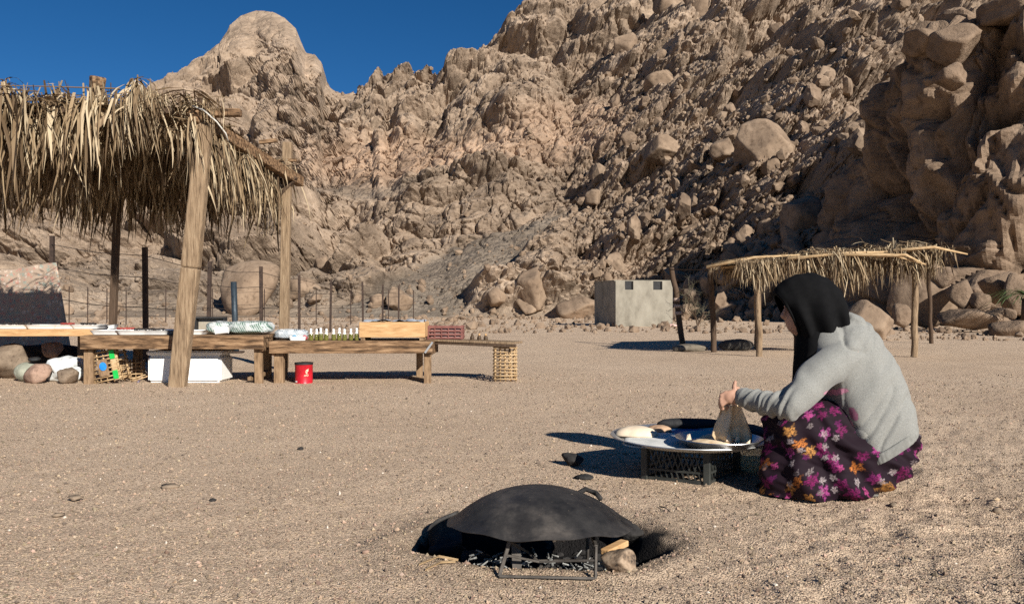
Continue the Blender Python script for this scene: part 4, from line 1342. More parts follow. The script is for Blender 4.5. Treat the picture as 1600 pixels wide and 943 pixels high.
# ------------------------------------------------------------------ things under the tables
# foam box
fb = thing("foam_box", (xs(300, 9.35), 9.35, 0), "white foam cool box standing under the long table", "box")
def rounded_box(c, s, r=0.02, seed=0):
    bm = bmesh.new()
    bmesh.ops.create_cube(bm, size=1)
    bmesh.ops.scale(bm, vec=s, verts=bm.verts)
    bmesh.ops.bevel(bm, geom=bm.edges[:], offset=r, segments=3, affect='EDGES')
    mb = MB().add(np.array([v.co[:] for v in bm.verts]) + np.asarray(c), [[v.index for v in f.verts] for f in bm.faces])
    bm.free()
    return mb
obj("body", rounded_box((xs(300, 9.35), 9.33, 0.155), (0.84, 0.42, 0.31), 0.03), M_white, fb, True, auto=40)
obj("lid", rounded_box((xs(300, 9.35), 9.33, 0.339), (0.86, 0.44, 0.05), 0.014), M_white, fb, True, auto=40)
# red can
rc = thing("red_can", G(475, 598) * np.array([1, 1, 0]) + (0, 0, 0.0), "dented red tin can standing on the sand below the bottles", "can")
o_ = ORG[rc.name]
m, n, l, b = nt("red_enamel")
b.inputs["Roughness"].default_value = 0.35
tc = n.new("ShaderNodeTexCoord")
no = n.new("ShaderNodeTexNoise")
no.inputs["Scale"].default_value = 9
l.new(tc.outputs["Object"], no.inputs["Vector"])
r = ramp(n, [(0.35, (0.36, 0.006, 0.015)), (0.7, (0.55, 0.012, 0.025))])
l.new(no.outputs[0], r.inputs[0])
l.new(r.outputs[0], b.inputs["Base Color"])
M_red = m
can_shell = obj("shell", MB().lathe(o_, [(0.096, 0.0), (0.101, 0.004), (0.099, 0.01), (0.099, 0.222), (0.103, 0.228), (0.101, 0.234), (0.094, 0.23), (0.094, 0.01), (0.0, 0.009)], 36), M_red, rc, True, auto=50)
obj("top_rim", MB().lathe(o_, [(0.1045, 0.214), (0.1055, 0.236), (0.0925, 0.237), (0.0925, 0.21)], 36), M_black, rc, True, auto=50)
def decal(pts2, ang, z0, rad, off=0.0015):
    """A flat mark wrapped round the can; pts2 in metres (along, up)."""
    return [(o_[0] + (rad + off) * math.sin(ang + x / rad), o_[1] - (rad + off) * math.cos(ang + x / rad), o_[2] + z0 + z) for x, z in pts2]
M_mark = mat("pale_print", [(0.62, 0.50, 0.34), (0.72, 0.62, 0.46)], 20, 0.5, 0.0)
def strokes(name, lines, ang, z0, wd, parent, m_):
    mb = MB()
    for ln_ in lines:
        ln_ = np.array(ln_, float)
        dv = np.gradient(ln_, axis=0)
        dv /= np.linalg.norm(dv, axis=1)[:, None] + 1e-9
        nv = np.stack([-dv[:, 1], dv[:, 0]], 1) * wd / 2
        A, B = decal(ln_ + nv, ang, z0, 0.099), decal(ln_ - nv, ang, z0, 0.099)
        k = len(ln_)
        mb.add(A + B, [(i, i + 1, k + i + 1, k + i) for i in range(k - 1)])
    return obj(name, mb, m_, parent)
an = np.linspace(0.3, 5.2, 14)
strokes("emblem", [np.stack([0.014 * np.cos(an), 0.05 + 0.022 * np.sin(an)], 1), [(-0.012, 0.03), (0.004, 0.055), (0.012, 0.085)], [(-0.006, 0.062), (0.014, 0.07)]], 0.62, 0.085, 0.007, can_shell, M_mark)
strokes("lettering", [[(-0.026, 0.0), (-0.022, 0.018), (-0.016, 0.0)], [(-0.010, 0.0), (-0.010, 0.016), (-0.002, 0.015), (-0.003, 0.008)], [(0.004, 0.016), (0.004, 0.001), (0.011, 0.001)], [(0.016, 0.0), (0.016, 0.016), (0.025, 0.016)]], 0.55, 0.085, 0.005, can_shell, M_mark)
strokes("small_label", [[(-0.02, 0.0), (0.0, 0.0), (0.02, 0.0)]], -0.75, 0.024, 0.016, can_shell, M_white)

def cloth_lump(name, c, r, seed, material, label, cat, fold=0.25, sub=4, freq=1.7, parent=None, group=None):
    """A crumpled bag or bundle: a ball flattened on the ground and creased."""
    v, f = ICO[sub]
    q = v.copy()
    cre = np.abs(fbm(v * freq + seed, 4, seed)) 
    q = q * (1 + fold * (fbm(v * 1.1 + seed * 2, 2, seed + 5)) - fold * 1.2 * np.exp(-cre / 0.06) * 0.5)[:, None]
    q = q * np.asarray(r)
    q[:, 2] = np.maximum(q[:, 2], -0.75 * r[2])
    q[:, 2] -= q[:, 2].min()
    o = link(name, raw_mesh(name, q, f, material, True), parent, c)
    return tag(o, label, cat, group)
M_bag = mat("white_plastic_bag", [(0.52, 0.55, 0.55), (0.70, 0.72, 0.71)], 8, 0.35, 0.6, 9, dist=0.02, spec=0.5)
M_sack = mat("grey_green_sack", [(0.22, 0.23, 0.18), (0.34, 0.34, 0.27)], 14, 0.85, 0.5, 60, dist=0.01)
cloth_lump("plastic_bag", (xs(100, 9.3), 9.32, 0.01), (0.23, 0.18, 0.17), 3, M_bag, "crumpled white plastic bag behind the two stones under the table", "bag", 0.35)
cloth_lump("sack", (xs(46, 9.35), 9.35, 0.01), (0.17, 0.15, 0.125), 4, M_sack, "stuffed grey-green sack left of the white plastic bag", "sack", 0.12)
cloth_lump("plastic_bag", (xs(54, 9.3), 9.3, 0.235), (0.075, 0.06, 0.03), 6, M_black, "small black plastic bag on top of the grey-green sack", "bag", 0.3, 3)
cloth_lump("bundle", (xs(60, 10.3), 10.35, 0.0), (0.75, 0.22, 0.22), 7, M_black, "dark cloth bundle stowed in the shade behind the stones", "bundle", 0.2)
boulder(30, 590, 14, 18, 105, "small orange stone beside the grey-green sack", d=9.3, material=mat("orange_brick", [(0.4, 0.16, 0.09), (0.5, 0.24, 0.15)], 10, 0.9, 0.3), sub=3, sink=0.0, soft=12)

# flowered cloth screen at the left edge
def flower_material(name, base, pal, scale, grey=0.25, dens=0.62, scale2=None):
    m, n, l, b = nt(name)
    tc = n.new("ShaderNodeTexCoord")
    src = tc.outputs["UV"]
    col = None
    prev = None
    for layer, (sc_, thr, seed) in enumerate(((scale, dens, 0.0), (scale * 1.7, 0.52, 7.3))):
        mp = n.new("ShaderNodeMapping")
        mp.inputs["Scale"].default_value = (sc_, sc_, 1)
        mp.inputs["Location"].default_value = (seed, seed * 1.7, 0)
        l.new(src, mp.inputs[0])
        wn_ = n.new("ShaderNodeTexNoise")
        wn_.inputs["Scale"].default_value = 3.2
        l.new(mp.outputs[0], wn_.inputs["Vector"])
        wv = n.new("ShaderNodeVectorMath")
        wv.operation = 'MULTIPLY_ADD'
        wv.inputs[1].default_value = (0.42, 0.42, 0)
        l.new(wn_.outputs["Color"], wv.inputs[0])
        l.new(mp.outputs[0], wv.inputs[2])
        vo = n.new("ShaderNodeTexVoronoi")
        vo.voronoi_dimensions = '2D'
        vo.inputs["Scale"].default_value = 1.0
        vo.inputs["Randomness"].default_value = 0.9
        l.new(wv.outputs[0], vo.inputs["Vector"])
        sb = n.new("ShaderNodeVectorMath")
        sb.operation = 'SUBTRACT'
        l.new(wv.outputs[0], sb.inputs[0])
        l.new(vo.outputs["Position"], sb.inputs[1])
        sp_ = n.new("ShaderNodeSeparateXYZ")
        l.new(sb.outputs[0], sp_.inputs[0])
        at2 = n.new("ShaderNodeMath")
        at2.operation = 'ARCTAN2'
        l.new(sp_.outputs[0], at2.inputs[0])
        l.new(sp_.outputs[1], at2.inputs[1])
        m5 = n.new("ShaderNodeMath")
        m5.operation = 'MULTIPLY'
        m5.inputs[1].default_value = 2.5
        l.new(at2.outputs[0], m5.inputs[0])
        sn = n.new("ShaderNodeMath")
        sn.operation = 'SINE'
        l.new(m5.outputs[0], sn.inputs[0])
        ab = n.new("ShaderNodeMath")
        ab.operation = 'ABSOLUTE'
        l.new(sn.outputs[0], ab.inputs[0])
        rad_ = n.new("ShaderNodeMath")           # petal outline
        rad_.operation = 'MULTIPLY_ADD'
        rad_.inputs[1].default_value = 0.24
        rad_.inputs[2].default_value = 0.22
        l.new(ab.outputs[0], rad_.inputs[0])
        dv = n.new("ShaderNodeMath")
        dv.operation = 'DIVIDE'
        l.new(vo.outputs["Distance"], dv.inputs[0])
        l.new(rad_.outputs[0], dv.inputs[1])
        dn = n.new("ShaderNodeTexNoise")
        dn.inputs["Scale"].default_value = 6.5
        dn.inputs["Detail"].default_value = 4
        l.new(mp.outputs[0], dn.inputs["Vector"])
        dj = n.new("ShaderNodeMath")
        dj.operation = 'MULTIPLY_ADD'
        dj.inputs[1].default_value = 1.1
        l.new(dn.outputs[0], dj.inputs[0])
        l.new(dv.outputs[0], dj.inputs[2])
        lt = ramp(n, [(0.0, (1, 1, 1)), (0.80, (1, 1, 1)), (1.0, (0, 0, 0))])
        lm = n.new("ShaderNodeMath")
        lm.operation = 'MULTIPLY'
        lm.inputs[1].default_value = 0.68
        l.new(dj.outputs[0], lm.inputs[0])
        l.new(lm.outputs[0], lt.inputs[0])
        sc2 = n.new("ShaderNodeSeparateColor")
        l.new(vo.outputs["Color"], sc2.inputs[0])
        has = n.new("ShaderNodeMath")
        has.operation = 'LESS_THAN'
        has.inputs[1].default_value = thr
        l.new(sc2.outputs[1], has.inputs[0])
        msk0 = n.new("ShaderNodeMath")
        msk0.operation = 'MULTIPLY'
        l.new(lt.outputs[0], msk0.inputs[0])
        l.new(has.outputs[0], msk0.inputs[1])
        vn = n.new("ShaderNodeTexNoise")
        vn.inputs["Scale"].default_value = 11.0
        vn.inputs["Detail"].default_value = 3
        l.new(mp.outputs[0], vn.inputs["Vector"])
        vr = ramp(n, [(0.36, (0.12, 0.12, 0.12)), (0.60, (1, 1, 1))])
        l.new(vn.outputs[0], vr.inputs[0])
        msk = n.new("ShaderNodeMath")
        msk.operation = 'MULTIPLY'
        l.new(msk0.outputs[0], msk.inputs[0])
        l.new(vr.outputs[0], msk.inputs[1])
        pr = ramp(n, [(i / len(pal[layer]), c) for i, c in enumerate(pal[layer])])
        pr.color_ramp.interpolation = 'CONSTANT'
        l.new(sc2.outputs[0], pr.inputs[0])
        ctr = ramp(n, [(0.0, (0.55, 0.5, 0.45)), (0.35, (1.1, 1.0, 1.0)), (0.75, (0.85, 0.8, 0.85)), (1.0, (0.4, 0.36, 0.4))])
        l.new(dv.outputs[0], ctr.inputs[0])
        mm = n.new("ShaderNodeMix")
        mm.data_type = 'RGBA'
        mm.blend_type = 'MULTIPLY'
        mm.inputs[0].default_value = 1
        l.new(pr.outputs[0], mm.inputs[6])
        l.new(ctr.outputs[0], mm.inputs[7])
        mx = n.new("ShaderNodeMix")
        mx.data_type = 'RGBA'
        l.new(msk.outputs[0], mx.inputs[0])
        if prev is None:
            mx.inputs[6].default_value = (*base, 1)
        else:
            l.new(prev, mx.inputs[6])
        l.new(mm.outputs[2], mx.inputs[7])
        prev = mx.outputs[2]
    l.new(prev, b.inputs["Base Color"])
    b.inputs["Roughness"].default_value = 0.8
    b.inputs["Specular IOR Level"].default_value = 0.2
    return m

def uv_from(me, uv):
    """uv: one coordinate pair for every vertex."""
    lay = me.uv_layers.new(name="UVMap")
    li = np.empty(len(me.loops), np.int32)
    me.loops.foreach_get("vertex_index", li)
    lay.data.foreach_set("uv", np.asarray(uv, np.float32)[li].ravel())

M_screen = flower_material("faded_flowered_cloth", (0.33, 0.25, 0.19), (((0.45, 0.2, 0.15), (0.2, 0.3, 0.26), (0.55, 0.48, 0.38), (0.40, 0.19, 0.15)), ((0.5, 0.48, 0.42), (0.2, 0.28, 0.25), (0.42, 0.2, 0.16))), 9.0)
sc_ = thing("cloth_screen", (-9.5, 14.0, 0), "faded flowered cloth hung as a screen behind the left table", "cloth")
NU, NV = 60, 36
tl_, tr_, bl_, br_ = np.array([-12.6, 14.4, 1.55]), P(88, 410, 14.2), np.array([-12.6, 14.1, 0.02]), P(113, 554, 13.9)
pts = np.zeros((NV, NU, 3))
uv = []
for j in range(NV):
    for i in range(NU):
        s_, t_ = i / (NU - 1), j / (NV - 1)
        top_ = tl_ + (tr_ - tl_) * s_
        top_[2] -= 0.22 * math.sin(math.pi * min(1, s_ * 1.02)) * 0.9
        bot_ = bl_ + (br_ - bl_) * s_
        q = top_ + (bot_ - top_) * t_
        fan = 0.045 * math.sin((s_ - 0.98) * 30 / (0.35 + t_)) * t_ + 0.02 * math.sin(s_ * 47 + 2 * t_)
        pts[j, i] = q + np.array([0, fan, 0])
        uv.append((s_ * 4.4, t_ * 1.5))
me = raw_mesh("sheet", pts.reshape(-1, 3) - ORG[sc_.name], MB().grid(pts).f, M_screen, True)
uv_from(me, uv)
sheet = link("sheet", me, sc_, ORG[sc_.name])
so_ = sheet.modifiers.new("thick", 'SOLIDIFY')
so_.thickness = 0.004
obj("support_stake", MB().tube([P(90, 556, 14.25), P(88, 408, 14.25)], 0.025, 6), M_steel_rust, sc_)
obj("support_stake", MB().tube([(-12.6, 14.45, 0), (-12.6, 14.45, 1.6)], 0.025, 6), M_steel_rust, sc_)

# ------------------------------------------------------------------ goods on the tables
def tray(c, w, d, rz, label, items=None, name="foam_tray", h=0.046):
    t = thing(name, c, label, "tray")
    t.rotation_euler = (0, 0, rz)
    o = ORG[t.name]
    rings = []
    for f_, z in ((0.84, 0.0), (1.0, h), (1.04, h + 0.002), (1.0, h - 0.002), (0.85, 0.004), (0.4, 0.004), (0.01, 0.004)):
        a = np.arange(28) * 2 * math.pi / 28
        ex = 0.28
        rings.append(np.stack([o[0] + w / 2 * f_ * np.sign(np.cos(a)) * np.abs(np.cos(a)) ** ex, o[1] + d / 2 * f_ * np.sign(np.sin(a)) * np.abs(np.sin(a)) ** ex, np.full(28, o[2] + z)], 1))
    obj("dish", MB().loft(rings), M_white, t, True, auto=40)
    return t
M_red_beads = mat("red_brown_beads", [(0.25, 0.03, 0.025), (0.4, 0.09, 0.07)], 60, 0.5, 0.4, 160, dist=0.006)
M_dark_beads = mat("dark_beads", [(0.015, 0.013, 0.012), (0.06, 0.05, 0.045)], 60, 0.35, 0.4, 160, dist=0.006)
def necklace(c, w, d, seed, m_, label):
    rg_ = np.random.default_rng(seed)
    a = np.linspace(0, 2 * math.pi, 60)
    r_ = 1 + 0.25 * np.sin(a * 2 + seed) + 0.12 * np.sin(a * 5 + seed * 2)
    p = np.stack([c[0] + w / 2 * r_ * np.cos(a), c[1] + d / 2 * r_ * np.sin(a), c[2] + 0.032 + 0.006 * np.abs(np.sin(a * 3))], 1)
    return obj("bead_necklace", MB().tube(p, 0.011 + 0.003 * np.sin(np.arange(60) * 2.1), 6), m_, None, True, label, "necklace")
tz0 = 0.607
for k, (px, w_, lb) in enumerate(((-40, 0.46, "foam tray cut by the left edge of the picture"), (25, 0.42, "foam tray with dark strings at the far left of the thin table"), (72, 0.40, "second foam tray from the left on the thin table"), (108, 0.40, "foam tray with rusty beads on the thin table"), (140, 0.36, "foam tray under the black beads at the thin table's right end"))):
    tray((xs(px, 9.6), 9.6 + 0.02 * (k % 2), tz0), w_, 0.26, 0.05 * math.sin(k * 3), lb)
necklace((xs(28, 9.6), 9.6, tz0 + 0.022), 0.28, 0.15, 2, M_dark_beads, "dark beaded strings heaped on the leftmost tray")
necklace((xs(106, 9.62), 9.62, tz0 + 0.022), 0.14, 0.10, 3, M_red_beads, "rusty red beads on the thin table's tray")
necklace((xs(138, 9.6), 9.6, tz0 + 0.024), 0.20, 0.10, 4, M_dark_beads, "black beads heaped on the rightmost tray of the thin table")
tray((xs(163, 9.8), 9.85, tz0 - 0.02), 0.26, 0.2, 0.3, "small foam tray tipped up at the thin table's right end").rotation_euler = (0, -0.15, 0.2)
tz1 = 0.553
for k, (px, d, w_, lb) in enumerate(((172, 9.2, 0.36, "foam tray at the left end of the long table"), (212, 9.18, 0.36, "foam tray with red beads on the long table"), (247, 9.2, 0.34, "foam tray in the big post's shadow"), (300, 9.2, 0.34, "foam tray just right of the big front post"), (205, 9.52, 0.42, "white tray in the rear row of the long table"), (255, 9.5, 0.4, "white tray in the rear row, behind the post's shadow"))):
    tray((xs(px, d), d, tz1), w_, 0.28, 0.08 * math.sin(k * 2.3), lb)
necklace((xs(196, 9.5), 9.5, tz1 + 0.022), 0.2, 0.10, 5, M_red_beads, "red beads on the rear tray of the long table")
necklace((xs(235, 9.3), 9.3, tz1 + 0.02), 0.3, 0.16, 9, M_dark_beads, "dark string draped over the trays of the long table")
# dark open box with a pale back
db = thing("open_box", (xs(333, 9.75), 9.68, tz1), "black-framed open box standing at the rear of the long table", "box")
o_ = ORG[db.name]
obj("back_panel", MB().box(o_ + (0, 0.03, 0.09), (0.32, 0.012, 0.17)), mat("pale_board", [(0.30, 0.26, 0.2), (0.42, 0.38, 0.31)], 9, 0.8, 0.2), db)
for nm, c_, s_ in (("frame_top", (0, 0, 0.185), (0.37, 0.09, 0.02)), ("frame_side", (-0.175, 0, 0.088), (0.02, 0.088, 0.174)), ("frame_side", (0.175, 0, 0.088), (0.02, 0.088, 0.174))):
    obj(nm, MB().box(o_ + c_, s_), M_black, db)
# bundles of green-striped packets in clear film
def film_bundle(c, w, d, h, rz, seed, label, stripe):
    t = thing("wrapped_bundle", c, label, "bundle")
    t.rotation_euler = (0, 0, rz)
    o = ORG[t.name]
    v, f = ICO[4]
    q = v.copy()
    q = np.sign(q) * np.abs(q) ** 0.62
    q = q * (1 + 0.07 * fbm(v * 3 + seed, 3, seed))[:, None] * np.array([w / 2, d / 2, h / 2])
    q[:, 2] += h / 2
    body = link("contents", raw_mesh("contents", q, f, stripe, True), t, o)
    cre = fbm(v * 2.6 + seed, 4, seed + 3)
    q2 = q * 1.035 + (v * (0.018 * cre)[:, None])
    q2[:, 2] = np.maximum(q2[:, 2], 0.001)
    film = link("clear_film", raw_mesh("clear_film", q2, f, M_film, True), t, o)
    return t
m, n, l, b = nt("clear_film")
b.inputs["Roughness"].default_value = 0.12
b.inputs["Alpha"].default_value = 0.22
b.inputs["Base Color"].default_value = (0.8, 0.82, 0.82, 1)
b.inputs["Specular IOR Level"].default_value = 0.8
tc = n.new("ShaderNodeTexCoord")
no = n.new("ShaderNodeTexNoise")
no.inputs["Scale"].default_value = 14
l.new(tc.outputs["Object"], no.inputs["Vector"])
r = ramp(n, [(0.45, (0.10, 0.10, 0.10)), (0.62, (0.62, 0.62, 0.62))])
l.new(no.outputs[0], r.inputs[0])
l.new(r.outputs[0], b.inputs["Alpha"])
bp = n.new("ShaderNodeBump")
bp.inputs["Strength"].default_value = 0.8
bp.inputs["Distance"].default_value = 0.02
l.new(no.outputs[0], bp.inputs["Height"])
l.new(bp.outputs[0], b.inputs["Normal"])
M_film = m
def stripe_material(name, cols, scale, ang):
    m, n, l, b = nt(name)
    tc = n.new("ShaderNodeTexCoord")
    mp = n.new("ShaderNodeMapping")
    mp.inputs["Rotation"].default_value = (0, ang, 0)
    l.new(tc.outputs["Object"], mp.inputs[0])
    w_ = n.new("ShaderNodeTexWave")
    w_.inputs["Scale"].default_value = scale
    w_.inputs["Distortion"].default_value = 3.0
    w_.inputs["Detail"].default_value = 3
    l.new(mp.outputs[0], w_.inputs["Vector"])
    r = ramp(n, [(i / len(cols), c) for i, c in enumerate(cols)])
    l.new(w_.outputs[0], r.inputs[0])
    l.new(r.outputs[0], b.inputs["Base Color"])
    b.inputs["Roughness"].default_value = 0.4
    return m
M_gstripe = stripe_material("green_striped_packets", [(0.012, 0.05, 0.035), (0.02, 0.16, 0.09), (0.12, 0.20, 0.16), (0.40, 0.45, 0.42)], 14, 0.5)
M_bstripe = stripe_material("blue_grey_packets", [(0.02, 0.03, 0.05), (0.05, 0.10, 0.15), (0.30, 0.36, 0.40), (0.60, 0.64, 0.66)], 22, 0.8)
film_bundle((xs(343, 9.3), 9.42, tz1), 0.38, 0.30, 0.14, 0.35, 5, "smaller film-wrapped bundle of green packets behind the white cup", M_gstripe)
film_bundle((xs(392, 9.3), 9.32, tz1), 0.50, 0.34, 0.15, -0.05, 6, "larger film-wrapped bundle of green striped packets at the long table's right end", M_gstripe)
film_bundle((xs(452, 9.25), 9.36, 0.487), 0.38, 0.30, 0.12, 0.1, 7, "film-wrapped blue-grey bundle at the left end of the bottle table", M_bstripe)
tray((xs(466, 9.12), 9.12, 0.487), 0.20, 0.12, 0.05, "white foam tray with small souvenirs in front of the blue-grey bundle")
for k, (px, col_, nm) in enumerate(((460, (0.02, 0.28, 0.5), "blue"), (469, (0.75, 0.72, 0.7), "white"), (476, (0.45, 0.05, 0.08), "red"))):
    cloth_lump("souvenir", (xs(px, 9.12), 9.12, 0.492), (0.034, 0.03, 0.032), 30 + k, mat(nm + "_souvenir", [col_], 20, 0.5, 0.2), nm + " painted souvenir lump on the small foam tray", "souvenir", 0.1, 2)
# white cup lying on the table
cup = thing("white_cup", P(349, 519, 9.05), "white plastic cup lying on its side in front of the green bundles", "cup")
o_ = np.array([xs(348, 9.06), 9.06, tz1 + 0.052])
mb = MB().lathe((0, 0, 0), [(0.0, 0.0), (0.036, 0.0), (0.048, 0.13), (0.052, 0.132), (0.047, 0.126), (0.034, 0.006), (0.0, 0.005)], 24)
q = mb.verts()
q = np.stack([-q[:, 2] * 0.92 + 0.065, q[:, 0] - q[:, 2] * 0.35, q[:, 1]], 1) + o_
obj("shell", MB().add(q, mb.f), M_white, cup, True, auto=50)
# bottles
M_glass = mat("green_glass", [(0.22, 0.22, 0.04), (0.34, 0.33, 0.09)], 20, 0.08, 0.0, spec=0.6, trans=0.6)
M_cap = mat("white_cap", [(0.72, 0.71, 0.68), (0.8, 0.8, 0.78)], 20, 0.5, 0.1)
BOT = [(486, "first small green bottle from the left, with its white cap"), (494, "second green bottle from the left in the row"), (502, "third green bottle from the left in the row"), (510, "fourth green bottle from the left in the row"), (521, "green bottle just after the gap in the row"), (530, "sixth green bottle from the left in the row"), (539, "seventh green bottle from the left in the row"), (548, "next to last green bottle, before the wooden box"), (557, "last green bottle, touching the wooden box")]
gl = MB().lathe((0, 0, 0), [(0.0, 0), (0.024, 0), (0.026, 0.008), (0.026, 0.055), (0.020, 0.072), (0.010, 0.084), (0.009, 0.10), (0.0, 0.10)], 16)
cp = MB().lathe((0, 0, 0), [(0.0, 0.070), (0.019, 0.070), (0.017, 0.088), (0.0115, 0.092), (0.013, 0.128), (0.009, 0.136), (0.0, 0.136)], 14)
g_me, c_me = raw_mesh("glass", gl.verts(), gl.f, M_glass, True), raw_mesh("cap", cp.verts(), cp.f, M_cap, True)
c_me.set_sharp_from_angle(angle=0.8)
for k, (px, lb) in enumerate(BOT):
    bt = thing("bottle", (xs(px, 9.12), 9.12 + 0.02 * math.sin(k * 1.9), 0.486), lb, "bottle", "green bottles in a row on the table")
    bt.rotation_euler = (0, 0.03 * math.sin(k * 2.7), 0)
    bt.scale = (1.0, 1.0, 1.0 + 0.05 * math.sin(k * 4.1))
    gls = link("glass", g_me, bt, ORG[bt.name])
    link("cap", c_me, gls, ORG[bt.name])
# wooden box with plastic sheet
wb = thing("wooden_box", (xs(617, 9.3), 9.3, 0.486), "pale wooden box on two feet with plastic sheet on top, beside the bottles", "box")
o_ = ORG[wb.name]
bw, bd, bh = 0.75, 0.42, 0.175
z0 = 0.035
for nm, a, b2, w_, h_ in (("front_board", (-bw / 2, -bd / 2, z0 + bh / 2), (bw / 2, -bd / 2, z0 + bh / 2), 0.025, bh), ("rear_board", (-bw / 2, bd / 2, z0 + bh / 2), (bw / 2, bd / 2, z0 + bh / 2), 0.025, bh), ("end_board", (-bw / 2 + 0.014, -bd / 2 + 0.014, z0 + bh / 2 - 0.002), (-bw / 2 + 0.014, bd / 2 - 0.014, z0 + bh / 2 - 0.002), 0.025, bh - 0.006), ("end_board", (bw / 2 - 0.014, -bd / 2 + 0.014, z0 + bh / 2 - 0.002), (bw / 2 - 0.014, bd / 2 - 0.014, z0 + bh / 2 - 0.002), 0.025, bh - 0.006)):
    obj(nm, MB().bar(o_ + a, o_ + b2, w_, h_), M_box, wb, bevel=0.005)
obj("bottom_board", MB().box(o_ + (0, 0, z0 + 0.012), (bw - 0.04, bd - 0.03, 0.02)), M_darkwood, wb)
for sx in (-1, 1):
    obj("foot", MB().box(o_ + (sx * (bw / 2 - 0.04), -0.01, z0 / 2), (0.045, bd - 0.02, z0 - 0.002)), M_benchleg, wb)
gu, gv_ = np.linspace(-bw / 2 + 0.02, bw / 2 - 0.02, 50), np.linspace(-bd / 2 + 0.02, bd / 2 - 0.02, 26)
GU, GV = np.meshgrid(gu, gv_)
pz = fbm(np.stack([GU.ravel() * 11, GV.ravel() * 11, GU.ravel() * 0], 1), 4, 91).reshape(GU.shape)
obj("plastic_sheet", MB().grid(np.stack([GU + o_[0], GV + o_[1], o_[2] + z0 + bh + 0.008 + 0.035 * pz], -1)), mat("silvery_plastic", [(0.40, 0.42, 0.45), (0.7, 0.72, 0.74)], 30, 0.2, 0.4, 50, metal=0.3, spec=0.7), wb, True)
# reddish crate
M_redwood = mat("reddish_crate_plastic", [(0.12, 0.04, 0.032), (0.22, 0.09, 0.075)], 9, 0.6, 0.3, 30, dist=0.006)
rcx = thing("slatted_crate", (xs(697, 9.55), 9.55, 0.482), "faded red slatted crate full of stones right of the wooden box", "crate")
o_ = ORG[rcx.name]
cw_, cd_, ch_ = 0.40, 0.28, 0.165
for sx in (-1, 1):
    for sy in (-1, 1):
        obj("corner_post", MB().box(o_ + (sx * cw_ / 2, sy * cd_ / 2, ch_ / 2), (0.022, 0.022, ch_)), M_redwood, rcx)
for sy in (-1, 1):
    for k, z in enumerate((0.02, 0.062, 0.104, 0.15)):
        obj("slat", MB().box(o_ + (0, sy * (cd_ / 2 + 0.013), z), (cw_ + 0.02, 0.006, 0.020 if k < 3 else 0.03)), M_redwood, rcx)
    for x in (-0.12, -0.04, 0.04, 0.12):
        obj("slat", MB().box(o_ + (x, sy * (cd_ / 2 + 0.006), ch_ / 2), (0.012, 0.006, ch_ - 0.01)), M_redwood, rcx)
for sx in (-1, 1):
    for k, z in enumerate((0.03, 0.09, 0.15)):
        obj("slat", MB().box(o_ + (sx * (cw_ / 2 + 0.013), 0, z), (0.006, cd_ - 0.01, 0.026)), M_redwood, rcx)
obj("inner_lining", rounded_box(o_ + (0, 0, 0.07), (cw_ - 0.04, cd_ - 0.03, 0.13), 0.01), mat("pink_lining", [(0.34, 0.2, 0.18), (0.45, 0.3, 0.27)], 14, 0.85, 0.3), rcx)
for k in range(7):
    v, f = rock_shape(2, 130 + k, planes=9, soft=12, rough=0.05)
    o = link("stone_sample", raw_mesh("stone_sample", v * np.array([0.045, 0.04, 0.028]) * (0.8 + 0.1 * (k % 4)), f, M_grey_stone, True), None, o_ + np.array([-0.15 + 0.05 * k, 0.03 * math.sin(k * 2.1), 0.15]))
    tag(o, ["leftmost", "second", "third", "middle", "fifth", "sixth", "rightmost"][k] + " stone from the left in the faded red crate" if k not in (0, 3, 6) else ["leftmost stone heaped in the faded red crate", "", "", "middle stone heaped in the faded red crate", "", "", "rightmost stone heaped in the faded red crate"][k], "stone", "stones in the red crate")
# three little figures on the plank
for k, (px, lb) in enumerate(((738, "leftmost dark carved figure on the warped plank"), (749, "middle carved figure on the warped plank"), (759, "rightmost carved figure on the warped plank"))):
    c_ = np.array([xs(px, 9.45), 9.42, 0.480 - 0.0002 * (px - 664) * 0.8])
    fg = thing("carved_figure", c_, lb, "figurine", "carved figures on the plank")
    obj("body", MB().lathe(c_, [(0.0, 0), (0.022, 0), (0.026, 0.012), (0.024, 0.045), (0.016, 0.062), (0.0, 0.066)], 12, 0.8), mat("dark_carved_wood", [(0.03, 0.018, 0.01), (0.10, 0.06, 0.03)], 40, 0.5, 0.2), fg, True)
    obj("head", MB().ball(c_ + (0, 0, 0.074), (0.013, 0.012, 0.015), 10, 8), M_box if k else M_darkwood, fg, True)

# ------------------------------------------------------------------ fire hollow with the bread dome
pan = thing("bread_dome", (P(842, 816, 2.8)[0], 2.8, -0.1), "black domed iron baking pan set over the fire hollow", "pan")
m, n, l, b = nt("sooty_iron")
tc = n.new("ShaderNodeTexCoord")
def nz2(scale, detail=6, rough=0.65):
    q = n.new("ShaderNodeTexNoise")
    q.inputs["Scale"].default_value = scale
    q.inputs["Detail"].default_value = detail
    q.inputs["Roughness"].default_value = rough
    l.new(tc.outputs["Object"], q.inputs["Vector"])
    return q
r = ramp(n, [(0.36, (0.010, 0.0095, 0.0095)), (0.52, (0.032, 0.029, 0.027)), (0.70, (0.10, 0.086, 0.074))])
l.new(nz2(5.5, 9).outputs[0], r.inputs[0])
r2 = ramp(n, [(0.66, (0, 0, 0)), (0.74, (1, 1, 1))])
l.new(nz2(38, 4).outputs[0], r2.inputs[0])
mx = n.new("ShaderNodeMix")
mx.data_type = 'RGBA'
l.new(r2.outputs[0], mx.inputs[0])
l.new(r.outputs[0], mx.inputs[6])
mx.inputs[7].default_value = (0.16, 0.13, 0.10, 1)
l.new(mx.outputs[2], b.inputs["Base Color"])
b.inputs["Metallic"].default_value = 0.15
